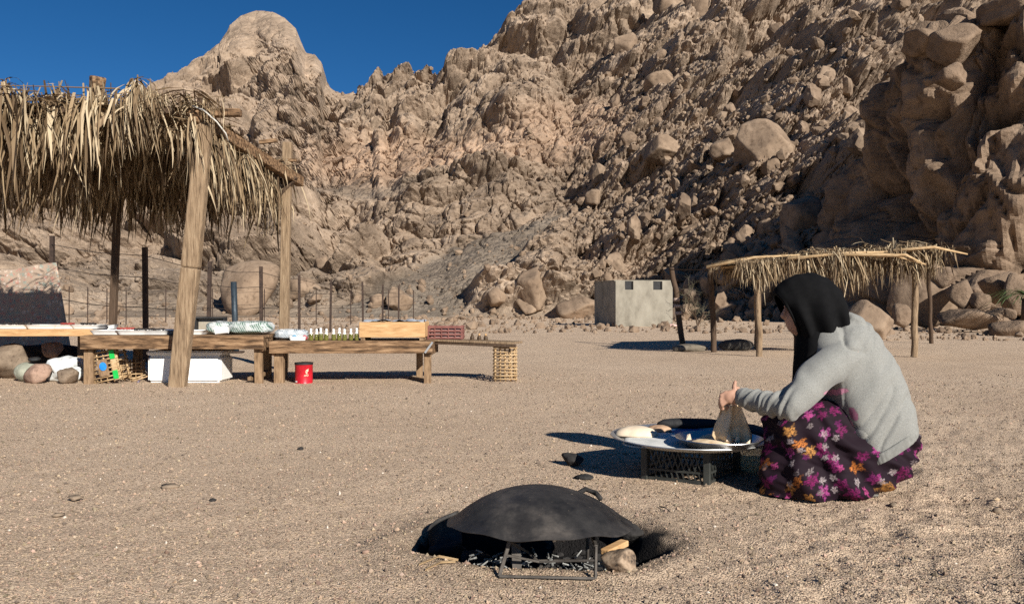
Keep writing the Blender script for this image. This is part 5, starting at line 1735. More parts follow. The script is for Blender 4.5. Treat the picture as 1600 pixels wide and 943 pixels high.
rr_ = ramp(n, [(0.3, (0.42, 0.42, 0.42)), (0.7, (0.75, 0.75, 0.75))])
l.new(nz2(9).outputs[0], rr_.inputs[0])
l.new(rr_.outputs[0], b.inputs["Roughness"])
bp = n.new("ShaderNodeBump")
bp.inputs["Strength"].default_value = 0.5
bp.inputs["Distance"].default_value = 0.006
l.new(nz2(24, 8, 0.7).outputs[0], bp.inputs["Height"])
l.new(bp.outputs[0], b.inputs["Normal"])
M_soot = m
a_, hc = 0.314, 0.132
Rs = (a_ * a_ + hc * hc) / (2 * hc)
NA, NR = 110, 34
rings = []
for side in (0, 1):
    seq = range(NR + 1) if side == 0 else range(NR, -1, -1)
    for i in seq:
        t_ = i / NR
        rad_ = max(a_ * t_, 0.001) * (1.0 if side == 0 else 0.992)
        an = np.arange(NA) * 2 * math.pi / NA
        z = math.sqrt(Rs * Rs - rad_ * rad_) - (Rs - hc) - (0.004 if side else 0)
        lip = 0.012 * sstep(0.93, 1.0, np.array(t_))
        wob_ = 0.0045 * np.sin(an * 5 + 1) * t_ ** 4 + 0.003 * np.sin(an * 11) * t_ ** 5
        rr2 = rad_ * (1 + 0.010 * np.sin(an * 3 + 2) * t_ ** 3 + 0.006 * np.sin(an * 9) * t_ ** 4) + lip
        rings.append(np.stack([rr2 * np.cos(an), rr2 * np.sin(an), z + wob_ + 0 * an], 1))
mb = MB().loft(rings)
q = mb.verts()
rot = np.array(Matrix.Rotation(math.radians(-6.0), 3, 'X') @ Matrix.Rotation(math.radians(1.0), 3, 'Y'))
q = q @ rot.T + P(842, 816, 2.8)
obj("dome", MB().add(q, mb.f), M_soot, pan, True, auto=60)
obj("rear_handle", MB().tube([P(896, 774, 3.05), P(915, 763, 3.12), P(932, 770, 3.1), P(938, 778, 3.05)], 0.010, 6), M_char, pan, True)

# iron stand in front
st = thing("iron_stand", G(855, 905), "bent flat-iron fire stand under the front edge of the baking dome", "stand")
def rod(a, b2, r_=0.006, nm="bar"):
    obj(nm, MB().bar(a, b2, r_ * 2, r_ * 1.4, (0.3, 0.2, 1)), M_iron, st, bevel=0.0015)
fl, fr = P(780, 903, 2.545), P(930, 911, 2.525)
fl[2], fr[2] = 0.012, 0.012
tl2, tr2 = P(797, 842, 2.56), P(931, 852, 2.54)
bl2, br2 = np.array([fl[0] + 0.02, 2.80, -0.02]), np.array([fr[0] + 0.0, 2.80, -0.02])
tbl, tbr = np.array([tl2[0] + 0.01, 2.80, tl2[2]]), np.array([tr2[0], 2.80, tr2[2]])
for a, b2 in ((fl, fr), (fl, tl2), (fr, tr2), (tl2, tbl), (tr2, tbr), (tbl, tbr), (tbl, bl2), (tbr, br2), (bl2, br2)):
    rod(a, b2)
m1, m2 = fl + (tl2 - fl) * 0.58, fr + (tr2 - fr) * 0.56
mid1 = P(842, 876, 2.60)
rod(m1, mid1, 0.005)
rod(mid1, m2, 0.005)
rod(tl2 + (0, 0, -0.006), P(826, 862, 2.66), 0.005)
rod(P(826, 862, 2.66), P(846, 880, 2.62), 0.005)
rod(P(846, 882, 2.62), P(834, 903, 2.56), 0.005)
rod(P(875, 884, 2.62), P(878, 905, 2.55), 0.005)
obj("flat_plate", MB().bar(P(808, 889, 2.62), P(806, 848, 2.64), 0.030, 0.006, (0, 1, 0)), M_iron, st)

# pieces round the fire
pts = []
for j in range(10):
    row = []
    for i in range(16):
        s_, t_ = i / 15, j / 9
        q = P(668, 832, 3.02) * (1 - s_) + P(716, 800, 3.18) * s_
        row.append(q + np.array([0.02 * t_ - 0.03 * math.sin(math.pi * s_), -0.01 - 0.055 * t_ + 0.02 * math.sin(math.pi * t_), 0.012 - 0.115 * t_]))
    pts.append(row)
o = obj("metal_sheet", MB().grid(np.array(pts)), M_soot, None, True, "curved scorched metal sheet lining the left side of the fire hollow", "metal sheet")
sm_ = o.modifiers.new("t", 'SOLIDIFY')
sm_.thickness = 0.004
boulder(966, 893, 54, 38, 201, "scorched pale stone at the right foot of the iron stand", d=2.63, planes=11, soft=8, sub=4, sink=0.04, rough=0.10,
        material=mat("scorched_stone", [(0.05, 0.038, 0.03), (0.24, 0.17, 0.115), (0.36, 0.27, 0.19)], 26, 0.9, 0.5, 60, dist=0.006, spread=(0.36, 0.6)))
mb = MB().bar(P(944, 862, 2.8), P(976, 846, 2.9), 0.035, 0.022)
obj("wood_chunk", mb, M_box, None, False, "pale split piece of firewood right of the iron stand", "firewood", bevel=0.004)
for k, (px, py, w, h_, d, lb) in enumerate(((985, 842, 46, 26, 3.15, "charred stone behind the firewood"), (700, 872, 60, 26, 2.98, "charred lump at the left of the hollow"), (745, 882, 50, 20, 2.85, "charred lump below the dome's left edge"))):
    boulder(px, py, w, h_, 210 + k, lb, d=d, planes=9, soft=10, sub=3, material=M_char, sink=0.1)
rgf = np.random.default_rng(31)
for nm, m_, cnt, rad_, lb in (("charcoal", M_char, 150, 0.016, "black charcoal lumps in the fire hollow"), ("ash", M_ash, 260, 0.006, "pale ash flakes and burnt twigs under the dome")):
    mb = MB()
    for k in range(cnt):
        if nm == "ash":
            x, y = rgf.uniform(-0.14, 0.36), rgf.uniform(2.62, 2.86)
            z = gz_at(x, y) + rgf.uniform(0.0, 0.05)
            a = rgf.uniform(0, 3.14)
            L = rgf.uniform(0.012, 0.05)
            dv = np.array([math.cos(a) * L, math.sin(a) * L, rgf.normal(0, 0.014)])
            mb.tube([(x, y, z), np.array([x, y, z]) + dv], [0.0035, 0.002], 4)
        else:
            an = rgf.uniform(0, 6.28)
            rr2 = 0.30 * math.sqrt(rgf.random())
            x, y = PIT[0] + rr2 * math.cos(an) * 1.25, PIT[1] + rr2 * math.sin(an) * 0.9
            v, f = rock_shape(1, int(rgf.integers(1000)), 7, 16, 0.0)
            mb.add(v * rgf.uniform(0.5, 1.6) * rad_ * np.array([1.4, 1, 0.8]) + (x, y, gz_at(x, y) + 0.006), f.tolist())
    o = obj(nm, mb, m_, None, False, lb, nm, kind="stuff")

# ------------------------------------------------------------------ crate, trays, bread
k0, kl, kr = np.array([0.950, 3.88, 0]), np.array([0.672, 4.02, 0]), np.array([1.178, 4.18, 0])
kb = kl + kr - k0
CH = 0.185
crate = thing("plastic_crate", (k0 + kb) / 2, "black plastic lattice crate carrying the big bread tray", "crate")
def edge(a, b2, z0, z1, t_, nm):
    a, b2 = np.array(a, float), np.array(b2, float)
    a[2] = b2[2] = (z0 + z1) / 2
    obj(nm, MB().bar(a, b2, t_, z1 - z0), M_plastic_black, crate)
cs = [k0, kl, kb, kr]
for i in range(4):
    p0, p1 = cs[i], cs[(i + 1) % 4]
    u_ = (p1 - p0) / np.linalg.norm(p1 - p0)
    L = np.linalg.norm(p1 - p0)
    obj("corner_post", MB().bar(p0 + (0, 0, 0.0), p0 + (0, 0, CH), 0.034, 0.034, u_), M_plastic_black, crate, bevel=0.004)
    edge(p0 + u_ * 0.018, p1 - u_ * 0.018, 0.001, 0.020, 0.014, "bottom_rail")
    edge(p0 + u_ * 0.018, p1 - u_ * 0.018, CH - 0.035, CH - 0.001, 0.016, "top_rail")
    edge(p0 + u_ * 0.018, p1 - u_ * 0.018, 0.052, 0.062, 0.010, "middle_rail")
    nlat = 9
    for k in range(nlat):
        s0 = 0.03 + (L - 0.06) * k / nlat
        s1 = s0 + 0.032
        a, b2 = p0 + u_ * s0, p0 + u_ * min(s1, L - 0.02)
        obj("lattice_bar", MB().bar(a + (0, 0, 0.02), a + u_ * 0.012 + (0, 0, 0.056), 0.007, 0.006), M_plastic_black, crate)
        obj("lattice_bar", MB().bar(a + (0, 0, 0.064), b2 + (0, 0, CH - 0.034), 0.006, 0.006), M_plastic_black, crate)
        obj("lattice_bar", MB().bar(b2 + (0, 0, 0.064), a + (0, 0, CH - 0.034), 0.005, 0.005), M_plastic_black, crate)
big_t = thing("round_tray", (0.925, 4.1, CH), "large round aluminium tray dusted with flour on the black crate", "tray")
TZ = CH + 0.004
obj("plate", MB().lathe((0.925, 4.1, TZ), [(0.0, 0.0), (0.36, 0.0), (0.400, 0.020), (0.414, 0.022), (0.416, 0.018), (0.402, 0.015), (0.365, -0.003), (0.0, -0.003)], 72), M_alu, big_t, True, auto=50)
def wob_disc(c, r_, seed, z, dome=0.0, amp=0.14, sq=1.0, t_=0.004):
    an = np.arange(48) * 2 * math.pi / 48
    w_ = 1 + amp * np.sin(an * 2 + seed) + amp * 0.6 * np.sin(an * 3 + seed * 2.1) + amp * 0.3 * np.sin(an * 7 + seed)
    rings = []
    for f_, zz_ in ((1.0, 0.0), (0.985, t_ * 0.7), (0.9, t_ + dome * 0.3), (0.7, t_ + dome * 0.65), (0.4, t_ + dome * 0.92), (0.02, t_ + dome)):
        rings.append(np.stack([c[0] + r_ * f_ * w_ * np.cos(an), c[1] + r_ * sq * f_ * w_ * np.sin(an), np.full(48, z + zz_)], 1))
    return MB().loft(rings)
obj("flour_cloth", wob_disc((0.84, 4.06), 0.255, 1.2, TZ + 0.001, 0.004, 0.16, 1.05), M_flour, None, True, "flour-dusted pale cloth spread on the big tray", "cloth")
obj("dough", wob_disc((0.655, 4.19), 0.105, 2.0, TZ + 0.008, 0.036, 0.10, 0.9, 0.012), M_dough, None, True, "flattened pale dough mound at the big tray's left side", "dough")
obj("dough", wob_disc((0.80, 4.33), 0.065, 3.0, TZ + 0.006, 0.022, 0.10, 0.8, 0.012), mat("browned_dough", [(0.33, 0.2, 0.12), (0.5, 0.34, 0.22)], 20, 0.8, 0.4, 40, dist=0.006), None, True, "browned flat loaf near the big tray's far edge", "loaf")
obj("blue_sheet", wob_disc((1.0, 4.22), 0.17, 4.0, TZ + 0.007, 0.006, 0.2, 0.85), M_bluecloth, None, True, "blue plastic sheet lying on the big tray behind the bread", "sheet")
cloth_lump("shade_lump", (0.98, 4.40, TZ + 0.012), (0.20, 0.045, 0.032), 11, M_black, "dark folded cloth along the big tray's far rim", "cloth", 0.15, 3)  # added black form stands in for the shade at the far rim
cloth_lump("shade_lump", (1.26, 4.22, TZ - 0.01), (0.085, 0.12, 0.04), 12, mat("charcoal_shade", [(0.03, 0.03, 0.032), (0.07, 0.07, 0.075)], 16, 0.9, 0.4), "charcoal cloth on the big tray's right rim beside the skirt", "cloth", 0.2, 3)  # dark grey form added in place of the shade on the right rim
SX, SY, SZ = 1.005, 3.87, TZ + 0.022
sm_t = thing("small_tray", (SX, SY, SZ), "small shiny steel tray holding the bread, in front of the woman", "tray")
obj("dish", MB().lathe((SX, SY, SZ), [(0.0, 0.0), (0.172, 0.0), (0.200, 0.026), (0.208, 0.028), (0.209, 0.025), (0.202, 0.022), (0.175, -0.004), (0.0, -0.004)], 64), M_steel, sm_t, True, auto=50)
M_bread = mat("flat_bread", [(0.42, 0.26, 0.13), (0.68, 0.52, 0.33), (0.76, 0.62, 0.44)], 16, 0.85, 0.4, 40, dist=0.006, spread=(0.28, 0.6))
# bread hanging from the hands
NU, NV = 44, 26
pts = np.zeros((NV, NU, 3))
for j in range(NV):
    t_ = j / (NV - 1)
    for i in range(NU):
        s_ = i / (NU - 1)
        xl = np.interp(t_, [0, 0.25, 0.55, 0.8, 1], [1127, 1124, 1117, 1113, 1122])
        xr = np.interp(t_, [0, 0.25, 0.55, 0.8, 1], [1157, 1160, 1167, 1173, 1173])
        yy = np.interp(t_, [0, 1], [632, 690]) + 5 * math.sin(s_ * 9) * t_ ** 2 - 4 * t_ * (s_ - 0.5)
        q = P(xl + (xr - xl) * s_, yy, 3.80)
        q[1] += (0.008 + 0.014 * t_) * math.sin(s_ * 11 + 1.2 * t_) + 0.006 * math.sin(s_ * 23 + t_ * 4)
        pts[j, i] = q
o = obj("flat_bread", MB().grid(pts), M_bread, None, True, "thin round flatbread hanging folded from the woman's hands", "bread")
sd = o.modifiers.new("t", 'SOLIDIFY')
sd.thickness = 0.004
for k, (cx, cy, r_, sd_) in enumerate(((0.97, 3.84, 0.115, 5.0), (1.02, 3.90, 0.10, 6.3))):
    o = obj("flat_bread", wob_disc((cx, cy), r_, sd_, SZ + 0.004 + 0.012 * k, 0.012, 0.12, 0.8, 0.006), M_bread, None, True, ["lower flatbread lying flat in the small steel tray", "upper flatbread lying in the small steel tray under the hands"][k], "bread")
for k, (px, py) in enumerate(((1076, 684), (1138, 686), (1152, 688))):
    c_ = P(px, py, 3.76)
    mb = MB().add([c_ + (-0.012, 0, -0.008), c_ + (0.014, 0.006, -0.008), c_ + (0.006, 0, 0.022), c_ + (-0.006, 0.008, 0.016), c_ + (0.0, 0.014, -0.006)], [(0, 1, 2), (0, 2, 3), (0, 3, 4), (3, 2, 4), (2, 1, 4), (1, 0, 4)])
    obj("bread_scrap", mb, M_dough, None, False, ["curled bread scrap at the small tray's left edge", "pale torn bread scrap below the hanging flatbread", "rightmost pale bread scrap below the hanging flatbread"][k], "bread")
# plastic bag beside the crate
m, n, l, b = nt("thin_green_plastic")
b.inputs["Base Color"].default_value = (0.62, 0.64, 0.44, 1)
b.inputs["Roughness"].default_value = 0.3
b.inputs["Alpha"].default_value = 0.62
b.inputs["Subsurface Weight"].default_value = 0.0
tc = n.new("ShaderNodeTexCoord")
no = n.new("ShaderNodeTexNoise")
no.inputs["Scale"].default_value = 16
l.new(tc.outputs["Object"], no.inputs["Vector"])
bp = n.new("ShaderNodeBump")
bp.inputs["Strength"].default_value = 0.9
bp.inputs["Distance"].default_value = 0.02
l.new(no.outputs[0], bp.inputs["Height"])
l.new(bp.outputs[0], b.inputs["Normal"])
cloth_lump("plastic_bag", (1.27, 4.18, 0.0), (0.095, 0.09, 0.085), 15, m, "pale greenish clear plastic bag between the crate and the skirt", "bag", 0.3, 4)

# ------------------------------------------------------------------ the woman
YC = 3.76
def W(px, py, y=YC):
    return P(px, py, y)
person = thing("person", (W(1300, 780)[0], YC, 0), "person in grey hoodie, black headscarf and flowered skirt squatting to handle bread", "person")

def limb(mb, pts, rads, n_=14):
    mb.tube(pts, rads, n_)
    for p_, r_ in zip(pts, rads):
        mb.ball(p_, r_ * 0.995, 12, 8)

# clothed-over body, one continuous skin: head, neck, trunk, arms, hands, legs
bm_ = MB()
hc_ = W(1263, 487)
tiltm = Matrix.Rotation(math.radians(-12), 3, 'Y')
bm_.ball(hc_ + (0.008, 0, 0.022), (0.098, 0.074, 0.098), 24, 16)                      # skull
bm_.ball(W(1250, 499), (0.070, 0.058, 0.080), 22, 14, tiltm)                          # face
bm_.ball(W(1246, 514), (0.036, 0.036, 0.026), 16, 10)                                 # chin
bm_.tube([W(1229, 480), W(1223.5, 494), W(1228, 498)], [0.009, 0.015, 0.010], 10)     # nose
bm_.ball(W(1224.5, 494.5), (0.012, 0.012, 0.010), 10, 8)
bm_.ball(W(1231, 503), (0.011, 0.020, 0.006), 10, 8)                                  # lips
bm_.ball(W(1232, 507), (0.011, 0.018, 0.007), 10, 8)
for sy in (-1, 1):
    bm_.ball(W(1231, 478) + (0.002, sy * 0.024, 0), (0.014, 0.022, 0.008), 10, 8)     # brow ridge
    bm_.ball(W(1239, 494) + (0, sy * 0.034, 0), (0.024, 0.020, 0.020), 10, 8)         # cheek
limb(bm_, [W(1275, 505), W(1300, 535)], [0.055, 0.060])
limb(bm_, [W(1318, 560), W(1350, 610), W(1375, 670), W(1385, 700)], [0.115, 0.12, 0.125, 0.12], 18)
shl, shr = W(1308, 548) + (0, -0.13, 0), W(1308, 548) + (0, 0.13, 0)
elb, wrl = P(1234, 634, 3.53), P(1158, 621, 3.70)
elr, wrr = P(1240, 632, 3.98), P(1160, 622, 3.84)
for s_, e_, w_ in ((shl, elb, wrl), (shr, elr, wrr)):
    limb(bm_, [s_, e_, w_], [0.055, 0.040, 0.027])
for sy in (-1, 1):
    hip, kn, an_, toe = W(1380, 700) + (0, sy * 0.09, 0), W(1238, 664) + (0, sy * 0.10, 0), W(1262, 755) + (0, sy * 0.10, 0.03), W(1200, 768) + (0, sy * 0.11, 0.03)
    an_[2], toe[2] = 0.075, 0.035
    toe[0] += 0.05
    limb(bm_, [hip, kn], [0.085, 0.058])
    limb(bm_, [kn, an_], [0.054, 0.038])
    limb(bm_, [an_, toe], [0.040, 0.030])
# hands: palm, four unequal bent fingers, thumb
def hand(wr, side, up):
    """side: -1 the hand nearer to the camera."""
    px_m = 3.75 / FPX
    pc = wr + np.array([-0.038, 0.010 * -side, 0.002])
    bm_.ball(pc, (0.042, 0.020, 0.034), 16, 10, Matrix.Rotation(math.radians(12), 3, 'Y'))
    bm_.tube([wr, pc], [0.026, 0.024], 12)
    for k in range(4):
        f0 = pc + np.array([-0.030, -0.002 * side, 0.022 - 0.015 * k])
        L = (0.036, 0.040, 0.037, 0.029)[k]
        f1_ = f0 + np.array([-0.62 * L, 0.10 * L * -side, -0.40 * L - 0.1 * L * k * 0.4])
        f2_ = f1_ + np.array([0.05 * L, 0.55 * L * -side, -0.62 * L])
        f3_ = f2_ + np.array([0.42 * L, 0.25 * L * -side, -0.12 * L])
        limb(bm_, [f0, f1_, f2_, f3_], [0.0098, 0.0092, 0.0084, 0.0072], 8)
    t0_ = pc + np.array([0.016, 0.004 * -side, 0.022])
    limb(bm_, [t0_, t0_ + np.array([-0.006, 0.006 * -side, 0.026]), t0_ + up], [0.013, 0.0115, 0.0095], 8)
hand(wrl, -1, np.array([0.000, 0.008, 0.047]))
hand(wrr, 1, np.array([-0.028, -0.012, 0.034]))
v, nr_, f = remeshed(bm_, 0.0045, 3)
body_o = obj("body", MB().add(v, f), M_skin, person, True)
# eyes and brow
for sy in (-1, 1):
    c_ = W(1233, 484) + (0.004, sy * 0.027, 0)
    obj("eye", MB().ball(c_, (0.007, 0.012, 0.0065), 12, 8), M_brow, body_o, True)
    obj("eyebrow", MB().tube([W(1229.5, 477) + (0.001, sy * 0.012, 0), W(1229.5, 475.5) + (0.002, sy * 0.026, 0), W(1233.5, 477.5) + (0.003, sy * 0.042, 0)], [0.003, 0.0035, 0.002], 6), M_brow, body_o, True)

# skirt
SK = [(784, 1183, 1338, 0.205), (770, 1184, 1356, 0.212), (755, 1186, 1384, 0.220), (735, 1190, 1411, 0.228), (710, 1194, 1426, 0.222), (685, 1198, 1430, 0.212), (660, 1202, 1424, 0.200), (643, 1206, 1405, 0.185), (630, 1216, 1380, 0.155), (622, 1240, 1350, 0.10)]
NA = 220
rings, uvs = [], []
zs_ = np.array([max(W(0, s_[0])[2], 0.004) for s_ in SK])
zs_[0] = 0.006
levels = np.concatenate([np.linspace(zs_[0], zs_[-2], 64), np.linspace(zs_[-2], zs_[-1], 8)[1:]])
order = np.argsort(zs_)
for z in levels:
    xl = np.interp(z, zs_[order], np.array([W(s_[1], 0)[0] for s_ in SK])[order])
    xr = np.interp(z, zs_[order], np.array([W(s_[2], 0)[0] for s_ in SK])[order])
    hw_ = np.interp(z, zs_[order], np.array([s_[3] for s_ in SK])[order])
    an = np.arange(NA) * 2 * math.pi / NA
    ex = 0.80
    x = (xl + xr) / 2 + (xr - xl) / 2 * np.sign(np.cos(an)) * np.abs(np.cos(an)) ** ex
    y = YC + hw_ * np.sign(np.sin(an)) * np.abs(np.sin(an)) ** ex
    per = np.concatenate([[0], np.cumsum(np.hypot(np.diff(x), np.diff(y)))])
    # folds: they fan out from the knee towards the hem and across the seat
    zr = (z - zs_[0]) / (zs_[-1] - zs_[0])
    fan = np.sin((x - xl) * 46 / (0.35 + 0.9 * (1 - zr)) + 3.0 * zr + 1.5 * np.sin(an * 2)) * (1 - zr) ** 0.9 * 0.017
    nse = fbm(np.stack([x * 7 + z * 9, y * 7, z * 5 - x * 2], 1), 3, 401) * 0.045 * min(1, (1 - zr) * 3 + 0.3)
    knee = 0.012 * np.exp(-((z - 0.33) / 0.08) ** 2) * np.exp(-((x - xl - 0.05) / 0.08) ** 2)
    dsp = fan + nse + knee
    rings.append(np.stack([x + dsp * np.cos(an), y + dsp * np.sin(an), np.full(NA, z) + (0.004 * np.sin(an * 9) if z < 0.01 else 0)], 1))
    uvs += [(x_ - 0.6 * (y_ - YC) * (1 if y_ < YC else -1), z + 0.55 * (y_ - YC)) for x_, y_ in zip(x, y)]
mb = MB().loft(rings, cap0=False, cap1=True)
M_skirt = flower_material("flowered_black_skirt", (0.010, 0.0035, 0.008), (((0.17, 0.010, 0.09), (0.26, 0.03, 0.16), (0.42, 0.15, 0.03), (0.15, 0.01, 0.08), (0.30, 0.05, 0.20), (0.45, 0.23, 0.06)), ((0.30, 0.27, 0.27), (0.12, 0.01, 0.09), (0.34, 0.05, 0.17), (0.17, 0.15, 0.15))), 11.5, dens=0.98)
me = raw_mesh("skirt", mb.verts() - ORG[person.name], mb.f, M_skirt, True)
uv_from(me, uvs)
skirt_o = link("skirt", me, person, ORG[person.name])
# pale lining and shoe at the rear hem
sh = MB()
for sy in (-1, 1):
    sh = MB()
    prof = []
    for t_, w_, h_ in ((0, 0.022, 0.03), (0.15, 0.036, 0.05), (0.5, 0.040, 0.062), (0.8, 0.040, 0.075), (1.0, 0.028, 0.07)):
        cx = W(1240, 0)[0] + (W(1352, 0)[0] - W(1240, 0)[0]) * t_
        an = np.arange(16) * 2 * math.pi / 16
        prof.append(np.stack([np.full(16, cx), YC + sy * 0.11 + w_ * np.cos(an), np.maximum(0.003, h_ / 2 + h_ / 2 * np.sin(an))], 1))
    obj("shoe", sh.loft(prof), mat("grey_shoe", [(0.13, 0.13, 0.12), (0.26, 0.25, 0.23)], 14, 0.8, 0.3), person, True)
pts = np.zeros((6, 30, 3))
for j in range(6):
    for i in range(30):
        s_, t_ = i / 29, j / 5
        a_p = W(1300, 776, 3.60) * (1 - s_) + W(1408, 742, 3.66) * s_
        a_p[2] = max(a_p[2], 0.012)
        q = a_p + np.array([0.012 * t_, 0.10 * t_, -0.018 + 0.006 * math.sin(s_ * 18)])
        q[2] = max(q[2], 0.004 + 0.02 * s_)
        pts[j, i] = q
o = obj("skirt_lining", MB().grid(pts), mat("grey_lining", [(0.20, 0.19, 0.17), (0.32, 0.31, 0.28)], 18, 0.85, 0.3), skirt_o, True)

# hoodie
HS = [((1412, 650), (1324, 708), 0.246), ((1412, 630), (1304, 668), 0.240), ((1407, 604), (1288, 632), 0.226), ((1395, 574), (1280, 604), 0.210), ((1378, 545), (1270, 578), 0.190), ((1362, 520), (1260, 556), 0.172), ((1346, 504), (1258, 536), 0.145), ((1330, 496), (1262, 522), 0.115), ((1316, 494), (1268, 512), 0.085)]
def side_ring(bk, fr_, hw_, n_=48, ex=0.85, y=YC, exf=None):
    B, F = W(*bk), W(*fr_)
    an = np.arange(n_) * 2 * math.pi / n_
    c_, h_ = (B + F) / 2, (B - F) / 2
    exs = np.where(np.cos(an) < 0, ex if exf is None else exf, ex)
    ca, sa = np.sign(np.cos(an)) * np.abs(np.cos(an)) ** exs, np.sign(np.sin(an)) * np.abs(np.sin(an)) ** exs
    r_ = c_ + ca[:, None] * h_
    r_[:, 1] = y + hw_ * sa
    return r_
hm = MB().loft([side_ring(*h_, 64, exf=(0.42, 0.45, 0.55, 0.7)[min(i_, 3)]) for i_, h_ in enumerate(HS)])
limb(hm, [W(1306, 552) + (0, -0.115, 0), W(1276, 588, 3.58) + (0, 0.0, 0), elb, P(1200, 630, 3.60), wrl + (0.008, 0, 0)], [0.088, 0.078, 0.068, 0.058, 0.045], 20)
limb(hm, [W(1306, 552) + (0, 0.115, 0), elr + (0.08, 0, 0.10), elr, P(1200, 630, 3.92), wrr + (0.008, 0, 0)], [0.088, 0.076, 0.066, 0.056, 0.044], 20)
an = np.linspace(0, 2 * math.pi, 17)
hood = np.stack([W(1326, 0)[0] + 0.085 * np.cos(an), YC + 0.10 * np.sin(an), W(0, 502)[2] + 0.006 - 0.03 * np.cos(an)], 1)
hm.ball(W(1329, 502), (0.082, 0.112, 0.042), 20, 12, Matrix.Rotation(math.radians(30), 3, 'Y'))
hm.ball(W(1346, 512), (0.040, 0.095, 0.040), 18, 12)
v, nr_, f = remeshed(hm, 0.0075, 5)
v = v.astype(float)
# folds of the cloth
def seg_t(p_, a, b2):
    ab_ = b2 - a
    t_ = ((p_ - a) @ ab_) / (ab_ @ ab_)
    dist = np.linalg.norm(p_ - (a + np.clip(t_, 0, 1)[:, None] * ab_), axis=1)
    return t_, dist
dsp = np.zeros(len(v))
for e_, w_, s_ in ((elb, wrl, shl), (elr, wrr, shr)):
    t_, dist = seg_t(v, e_, w_)
    on = sstep(0.11, 0.06, dist) * sstep(-0.25, 0.0, t_) * sstep(1.02, 0.85, t_)
    ph = t_ * 27 + 2.2 * vnoise(v * 14, 421) + (v[:, 2] * 30)
    dsp += on * (0.0085 * np.sin(ph) * (0.6 + 0.6 * vnoise(v * 9, 422)) + 0.003 * np.sin(ph * 1.9 + 1))
    t_, dist = seg_t(v, s_, e_)
    on = sstep(0.13, 0.08, dist) * sstep(0.25, 0.55, t_) * sstep(1.25, 1.0, t_)
    dsp += on * 0.0055 * np.sin(t_ * 16 + v[:, 1] * 40 + 2.0 * vnoise(v * 10, 424))
body_d = (v[:, 0] - W(1300, 0)[0]) > -0.02
u_ = v[:, 0] * 0.55 + v[:, 2] * 0.83
w2_ = -v[:, 0] * 0.83 + v[:, 2] * 0.55
fo = fbm(np.stack([u_ * 4.0, v[:, 1] * 3.0, w2_ * 13], 1), 3, 431)
dsp += np.where(body_d, 1, 0.3) * (0.016 * fo - 0.015 * np.exp(-np.abs(fbm(np.stack([u_ * 3.2 + 5, v[:, 1] * 3, w2_ * 8], 1), 2, 433)) / 0.11))
v = v + nr_ * dsp[:, None]
m, n, l, b = nt("heather_grey_fleece")
tc = n.new("ShaderNodeTexCoord")
no = n.new("ShaderNodeTexNoise")
no.inputs["Scale"].default_value = 240
no.inputs["Detail"].default_value = 4
l.new(tc.outputs["Object"], no.inputs["Vector"])
r = ramp(n, [(0.3, (0.175, 0.175, 0.163)), (0.7, (0.27, 0.27, 0.252))])
l.new(no.outputs[0], r.inputs[0])
at = n.new("ShaderNodeAttribute")
at.attribute_name = "print"
mx = n.new("ShaderNodeMix")
mx.data_type = 'RGBA'
l.new(at.outputs["Alpha"], mx.inputs[0])
l.new(r.outputs[0], mx.inputs[6])
l.new(at.outputs["Color"], mx.inputs[7])
l.new(mx.outputs[2], b.inputs["Base Color"])
b.inputs["Roughness"].default_value = 0.95
b.inputs["Specular IOR Level"].default_value = 0.1
b.inputs["Sheen Weight"].default_value = 0.15
bp = n.new("ShaderNodeBump")
bp.inputs["Strength"].default_value = 0.25
bp.inputs["Distance"].default_value = 0.002
l.new(no.outputs[0], bp.inputs["Height"])
l.new(bp.outputs[0], b.inputs["Normal"])
M_fleece = m
me = raw_mesh("hoodie", v - ORG[person.name], f, M_fleece, True)
pc = np.zeros((len(v), 4), np.float32)
sx_ = 800 + v[:, 0] / v[:, 1] * FPX               # where the plain printed patches sit on the side panel
sy_ = HORIZON + (CAM_H - v[:, 2]) / v[:, 1] * FPX
for cx, cy, rx, ry, rt, col_ in ((1306, 612, 20, 5, -0.12, (0.50, 0.20, 0.30)), (1312, 634, 12, 11, 0, (0.16, 0.16, 0.16)), (1322, 662, 9, 14, -0.7, (0.50, 0.20, 0.30)), (1333, 646, 6, 12, -0.5, (0.20, 0.05, 0.11)), (1345, 685, 12, 16, -0.5, (0.38, 0.38, 0.35))):
    c_, s_ = math.cos(rt), math.sin(rt)
    a = ((sx_ - cx) * c_ + (sy_ - cy) * s_) / rx
    bb = (-(sx_ - cx) * s_ + (sy_ - cy) * c_) / ry
    k_ = ((a * a + bb * bb) < 1) & (v[:, 1] < YC - 0.05) & (sx_ > 1285)
    pc[k_, :3] = col_
    pc[k_, 3] = 0.85
ca = me.attributes.new("print", 'FLOAT_COLOR', 'POINT')
ca.data.foreach_set("color", pc.ravel())
hoodie_o = link("hoodie", me, person, ORG[person.name])
# ribbed band and cuffs
def grow(r_, k_):
    c_ = r_.mean(0)
    return c_ + (r_ - c_) * k_
band = []
for t_ in np.linspace(0, 1, 9):
    bk = (1415 - 3 * t_, 660 - 14 * t_)
    fr_ = (1329 - 5 * t_, 716 - 14 * t_)
    band.append(grow(side_ring(bk, fr_, 0.248, 120, exf=0.42), 1.004 + 0.012 * math.sin(math.pi * t_)))
band = [b_ + np.stack([0 * b_[:, 0], 0.0016 * np.sin(np.arange(120) * 2.1), 0 * b_[:, 0]], 1) for b_ in band]
inner = [grow(b_, 0.97) for b_ in band[::-1]]
mb = MB().loft(band + inner, cap0=False, cap1=False)
M_rib_knit = mat("ribbed_grey_knit", [(0.17, 0.17, 0.158), (0.24, 0.24, 0.224)], 60, 0.95, 0.3, 200, dist=0.002, spec=0.1)
hb = raw_mesh("hem_band", mb.verts() - ORG[person.name], mb.f, M_rib_knit, True)
